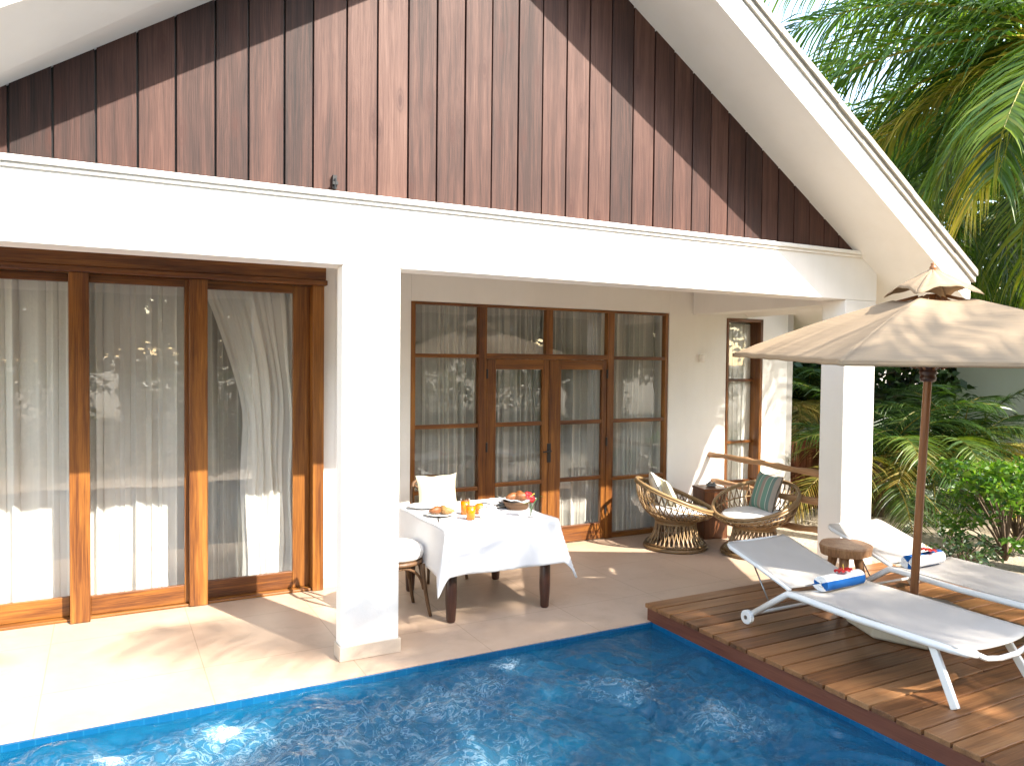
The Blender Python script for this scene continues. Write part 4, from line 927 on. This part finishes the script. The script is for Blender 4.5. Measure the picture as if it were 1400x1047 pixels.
# ================================================================= PLANTS
def frond(b, base, az, el, L, droop, nl, ll, rg, wid=.04, base_r=.02, hang=.6, rnd0=None, dead=0.):
    base = Vector(base); az_v = Vector((math.cos(az), math.sin(az), 0)); side = Vector((-az_v.y, az_v.x, 0)); N = 14; p = base.copy(); pts = []; tans = []
    tw = rg.uniform(-.5, .5)
    for i in range(N + 1):
        s_ = i / N; e = el - droop * s_ ** 1.25; t = az_v * math.cos(e) + Vector((0, 0, math.sin(e))) + side * (.16 * tw * s_); t.normalize()
        pts.append(p.copy()); tans.append(t); p = p + t * (L / N)
    rb = (.80 + .15 * rg.random()) if rnd0 is None else rnd0
    b.tube(pts, [lerp(base_r, .003, i / N) for i in range(N + 1)], 4, rnd=min(1, rb + .05))
    fr = rg.uniform(0., .55) if rg.random() > dead else rg.uniform(.85, 1.0)
    for k in range(nl):
        s_ = .10 + .90 * (k + .5) / nl; i = min(N - 1, int(s_ * N)); f = s_ * N - i
        P0 = pts[i].lerp(pts[i + 1], f); t = tans[i].lerp(tans[i + 1], f).normalized(); sd = (side - t * side.dot(t)).normalized(); n_ = sd.cross(t)
        if n_.z < 0: n_ = -n_
        prof = ll * (.45 + .75 * math.sin(math.pi * (s_ * .80 + .14))) * rg.uniform(.8, 1.1)
        for sg in (1, -1):
            d = (sd * sg * 1.0 + t * (.45 + .5 * s_) + n_ * rg.uniform(.02, .35)).normalized(); q = P0.copy(); w0 = wid * rg.uniform(.7, 1.1)
            vs = []; K = 4
            wdir = (t * .85 + n_ * rg.uniform(-.6, .6)).normalized()
            for j in range(K + 1):
                u = j / K; ww = w0 * (.55 + .45 * math.sin(math.pi * min(1, u * 1.4 + .1))) * (1 - u ** 3) + .002
                vs.append(q + wdir * ww / 2); vs.append(q - wdir * ww / 2)
                d = (d + Vector((0, 0, -hang * (.25 + .9 * u) * rg.uniform(.7, 1.2)))).normalized(); q = q + d * (prof / K)
            r_ = min(1, max(0, fr + rg.uniform(-.18, .22) + (.12 if s_ > .85 else 0)))
            b.add(vs, [(2 * j, 2 * j + 1, 2 * j + 3, 2 * j + 2) for j in range(K)], r_, [(v.x * .3, v.y * .3, v.z * .3) for v in vs])
def palm_parts(seed, H, specs, ll=.55, nl=60, tr=.12, wid=.035, leanv=(0, 0), hang=.6, dead=.08, br=.024):
    rg = random.Random(seed); c = MB(); top = Vector((leanv[0], leanv[1], H))
    for (az, el, L, dr) in specs: frond(c, top + Vector((math.cos(az), math.sin(az), 0)) * .08 + Vector((0, 0, rg.uniform(-.1, .1))), az, el, L, dr, nl, ll, rg, wid, br, hang, dead=dead)
    t = MB(); pts = bez((0, 0, -.05), (leanv[0] * .2, leanv[1] * .2, H * .55), top, 16)
    t.tube(pts, [tr * (1.25 - .5 * i / 16) * (1 + .05 * (i % 2)) for i in range(17)], 12)
    return c, t
def rspec(seed, n, L, elmin=-.3, elmax=1.15, dr=1.2):
    rg = random.Random(seed); out = []
    for i in range(n):
        f = i / n; out.append((i * 2.39996 + rg.uniform(-.15, .15), lerp(elmax, elmin, f) + rg.uniform(-.1, .1), L * rg.uniform(.85, 1.1), dr * rg.uniform(.75, 1.15)))
    return out
def palm(name, label, loc, parts, leafmat, rz=0, group=None, fruit=False):
    o = thing(name, label, 'palm', loc, rz, group); c, t = parts; c.build('crown', leafmat, o); t.build('trunk', 'trunk', o, smooth=True); return o
# hero coconut palm right of the roof
hp = [(R(a), e, L, d) for a, e, L, d in ((118, .62, 3.3, 1.15), (125, .22, 3.3, 1.1), (112, .40, 3.2, 1.2), (188, -.55, 1.9, .5), (105, -.15, 2.9, .9), (128, .85, 3.2, 1.3), (100, .6, 3.0, 1.2), (95, -.1, 2.9, 1.0), (115, -.1, 3.1, .9), (110, -.45, 2.7, .8), (80, .1, 2.9, 1.1), (60, .7, 3.0, 1.2), (30, .2, 2.9, 1.1), (10, .6, 3.0, 1.2), (-20, .1, 2.9, 1.1), (-50, .5, 2.9, 1.2), (-90, .7, 2.8, 1.1), (-120, 1.0, 2.6, 1.0), (205, 1.0, 2.4, 1.2), (90, .95, 3.1, 1.3), (122, -.7, 2.2, .7), (90, -.5, 2.6, .8), (140, -.95, 1.9, .4), (175, -.9, 1.9, .4))]
GP = 'coconut palms around the villa'
pA = palm('coconut_palm', 'tall coconut palm hanging its fronds beside the roof edge', (8.5, 4.2, -.05), palm_parts(21, 5.45, hp, .92, 66, .13, .040, hang=.62, dead=.12), 'palm', 0, GP)
pB = palm('coconut_palm', 'coconut palm farther back behind the roof edge', (12.2, 9.4, -.05), palm_parts(33, 5.6, rspec(33, 34, 3.7, -.8, 1.0, 1.35), 1.0, 64, .14, .042, hang=.6, dead=.12), 'palm', 0, GP)
dup(pB, (12.7, 5.9, .2), 2.4, 'coconut palm standing close behind the near one beside the roof')
pC = dup(pB, (17.2, 9.6, -.2), 1.9, 'coconut palm at the right edge behind the tall near one')
dup(pB, (16.6, 9.0, -1.4), 3.3, 'coconut palm low over the garden house roof at the right edge')
pD = dup(pB, (11.6, 13.0, -.9), 4.1, 'coconut palm farthest back behind the villa roof')
# feather palms low in the garden
GS = 'low feather palms in the garden bed'
sp = palm('feather_palm', 'low feather palm with yellowing fronds just right of the corner pillar', (9.5, 7.0, -.05), palm_parts(41, .75, rspec(41, 24, 1.75, -.3, 1.25, 1.5), .50, 44, .09, .026, hang=.36, dead=.22, br=.014), 'smallpalm', 0, GS)
dup(sp, (10.5, 6.9, -.05), 1.3, 'low feather palm with drooping fronds behind the parasol pole', GS)
dup(sp, (11.3, 6.9, .0), 2.7, 'low feather palm at the right behind the lime green shrub', GS)
dup(sp, (10.6, 9.2, .5), 4.0, 'taller feather palm in the shade behind the garden bed', GS)
dup(sp, (9.6, 9.6, .5), 5.2, 'feather palm seen between the porch wall and the corner pillar', GS)

def leaf_cloud(b, center, rad, n, size, rg, flat=1.):
    c = Vector(center)
    for _ in range(n):
        d = Vector((rg.gauss(0, 1), rg.gauss(0, 1), rg.gauss(0, 1))).normalized() * (rg.random() ** .45) * rad; d.z *= flat; p = c + d
        a = Vector((rg.gauss(0, 1), rg.gauss(0, 1), rg.gauss(0, .6))).normalized(); bb = a.orthogonal().normalized(); bb.rotate(Matrix.Rotation(rg.uniform(0, 6.28), 3, a)); s_ = size * rg.uniform(.6, 1.3)
        vs = [p, p + a * s_ * .5 + bb * s_ * .27, p + a * s_ - Vector((0, 0, s_ * .15)), p + a * s_ * .5 - bb * s_ * .27]
        b.add(vs, [(0, 1, 2, 3)], min(1, max(0, rg.random() * .8 + .2 * d.z / rad)))
def broadleaf(seed, H, R_, nc, nl, size):
    rg = random.Random(seed); c = MB(); t = MB()
    t.tube(bez((0, 0, -.05), (.1, .05, H * .3), (.15, .1, H * .6), 8), [.16 - .012 * i for i in range(9)], 9)
    for i in range(nc):
        a = rg.uniform(0, 6.28); r_ = R_ * math.sqrt(rg.random()); z = lerp(H * .25, H * .95, rg.random()); r_ *= math.sqrt(max(.1, 1 - (2 * z / H - 1.1) ** 2))
        p = Vector((r_ * math.cos(a), r_ * math.sin(a), z))
        t.tube(bez((.1, .05, H * .35), (p.x * .4, p.y * .4, z * .9), p, 5), [.05, .04, .03, .022, .015, .008], 6)
        leaf_cloud(c, p, R_ * rg.uniform(.22, .38), nl, size, rg, .75)
    return c, t
GT = 'dark broadleaf trees closing the garden'
def tree(label, loc, parts, rz=0):
    o = thing('broadleaf_tree', label, 'tree', loc, rz, GT); parts[0].build('crown', 'darkleaf', o); parts[1].build('trunk', 'twig', o, smooth=True); return o
tA = tree('dark leafy tree behind the low palms right of the pillar', (12.6, 10.6, 0), broadleaf(5, 4.4, 2.4, 42, 190, .17))
for i, (x, y, rz, lab) in enumerate(((10.6, 12.0, 1, 'dark leafy tree filling the gap between porch wall and pillar'), (15.8, 11.2, 2.2, 'dark leafy tree behind the pale garden house'), (19.5, 9.5, 3.4, 'dark leafy tree at the far right beyond the palms'), (11.3, 9.9, 4.4, 'dark leafy tree close behind the taller feather palm'), (14.0, 13.6, 5, 'dark leafy tree farthest back behind the palms'))):
    dup(tA, (x, y, -.3), rz, lab, GT)
# lit shrub
def shrub(seed, H, R_, nc, nl, size):
    rg = random.Random(seed); c = MB(); t = MB()
    for i in range(nc):
        a = rg.uniform(0, 6.28); r_ = R_ * math.sqrt(rg.random()); z = lerp(H * .3, H, rg.random() ** .8); p = Vector((r_ * math.cos(a), r_ * math.sin(a), z))
        t.tube(bez((0, 0, 0), (p.x * .3, p.y * .3, z * .6), p, 5), [.014, .012, .01, .008, .006, .003], 5); leaf_cloud(c, p, R_ * .30, nl, size, rg, .55)
    return c, t
GB = 'leafy shrubs at the deck edge'
def bush(label, loc, parts, rz=0):
    o = thing('shrub', label, 'shrub', loc, rz, GB); parts[0].build('foliage', 'limeleaf', o); parts[1].build('stem', 'twig', o, smooth=True); return o
s1 = bush('bright lime green shrub standing on the sand behind the far lounger', (8.6, 4.75, -.05), shrub(9, 1.05, .58, 26, 60, .085))
s2 = dup(s1, (9.3, 5.0, -.05), 2., 'lime green shrub cut by the right edge of the photo', GB)
b_ = shrub(14, .34, .38, 16, 26, .06)
o = thing('small_bush', 'small sparse dark bush on the sand in front of the lime shrub', 'bush', (7.75, 4.7, -.05)); b_[0].build('foliage', 'darkleaf', o); b_[1].build('stem', 'twig', o, smooth=True)
# wooden fence behind the porch
fo = (8.9, 7.72, 0); f = thing('board_fence', 'reddish brown fence of upright boards beyond the porch wall corner', 'fence', fo)
b = MB(); x = 8.02
while x < 10.0: b.box(x, x + .105, 7.71, 7.735, -.05, .95 + rng.uniform(-.02, .02), 'z'); x += .112
b.build('board_panel', 'fence', f, org=fo)
for z in (.2, .75): b = MB(); b.box(8.02, 10.0, 7.736, 7.776, z, z + .07, 'x'); b.build('fence_rail', 'fence', f, org=fo)
# pale garden house at the right
ho = (15.6, 6.2, 0); h = thing('garden_house', 'pale grey green garden house beyond the palms at the far right', 'house', ho, R(-80))
b = MB(); b.box(-2.6, 2.6, -1.5, 1.5, -.1, 2.9); b.build('wall', 'pale', h)
b = MB(); b.box(-2.9, 2.9, -1.75, 1.75, 2.902, 3.04); b.build('roof', 'tileroof', h, bevel=.01)

# ---- trees on the pool side: their shade falls on the scene and they mirror in the glass
GR = 'coconut palms on the pool side'
def at_sun(px, py, pz, z): t = (z - pz) / -SD.z; q = Vector((px, py, pz)) - SD * t; return q
pq = palm_parts(51, 6.6, rspec(51, 13, 2.8, -.45, .95, 1.15), .75, 60, .13, .045, hang=.42)
def shade(label, target, z, rz, first=[None]):
    q = at_sun(*target, z)
    if first[0] is None: first[0] = palm('coconut_palm', label, (q.x, q.y, z - 6.6), pq, 'palm', rz, GR); return first[0]
    return dup(first[0], (q.x, q.y, z - 6.6), rz, label, GR)
shade('coconut palm whose shade falls over the near lounger', (4.7, 2.2, .45), 6.5, .3)
shade('coconut palm whose frond shade falls across the terrace at the pool edge', (-2.5, 3.9, 0), 6.9, 2.)
shade('coconut palm whose frond shade touches the white pillar and the pool', (2.8, 4.2, 0), 7.0, 4.)
q = tA
for i, (x, y, rz, s_, lab) in enumerate(((-6, -9, 0, 1.5, 'dark leafy tree mirrored in the left glass door'), (-1, -11, 1.2, 1.6, 'dark leafy tree mirrored in the middle of the left glass door'), (4, -12, 2.5, 1.5, 'dark leafy tree mirrored in the right pane of the sliding door'), (9.5, -10.5, 3.5, 1.6, 'dark leafy tree mirrored in the french doors'), (14.5, -7, 4.4, 1.5, 'dark leafy tree mirrored in the right half of the french doors'), (18, -1, 5.4, 1.4, 'dark leafy tree mirrored in the last pane of the french doors'))):
    d = dup(tA, (x, y, -.1), rz, lab, 'dark trees mirrored in the glass'); d.scale = (s_, s_, s_)

hb = MB(); rg = random.Random(77)  # unseen leaf screens, added so the glass mirrors something dark
for i in range(60): leaf_cloud(hb, (rg.uniform(-2.6, 2.6), rg.uniform(-.35, .35), rg.uniform(.25, 1.75)), .42, 75, .16, rg)
hs = MB()
for i in range(9): hs.tube(bez((-2.4 + .6 * i, 0, 0), (-2.4 + .6 * i, .1, .5), (-2.3 + .6 * i, 0, 1.4), 4), .02, 5)
h0 = thing('unseen_hedge', 'unseen dark foliage added beyond the pool to darken the left door reflection', 'unseen_hedge', (-6.0, -2.4, -.05), 0, 'unseen leaf screens added beyond the pool'); hb.build('foliage', 'darkleaf', h0); hs.build('stem', 'twig', h0)
dup(h0, (-.8, -2.7, -.05), R(180), 'unseen dark foliage added beyond the pool to darken the right sliding pane reflection')
dup(h0, (4.4, -2.5, -.05), 0, 'unseen dark foliage added beyond the pool to darken the french door reflections')
dup(h0, (9.6, -2.4, -.05), R(183), 'unseen dark foliage added beyond the pool at the deck side')

for i, (x, y, rz, s_, lab) in enumerate(((-9, -15, 2, 2.3, 'tall dark tree in the back row mirrored at the left end of the sliding door'), (-3, -16, 3, 2.4, 'tall dark tree in the back row mirrored in the middle of the sliding door'), (3.5, -17, 4, 2.3, 'tall dark tree in the back row mirrored in the right sliding pane'), (10, -16, 5, 2.3, 'tall dark tree in the back row mirrored in the left french door'), (17, -12, 1, 2.3, 'tall dark tree in the back row mirrored in the right french door'))):
    d = dup(tA, (x, y, -.1), rz, lab, 'dark trees mirrored in the glass'); d.scale = (s_, s_, s_)
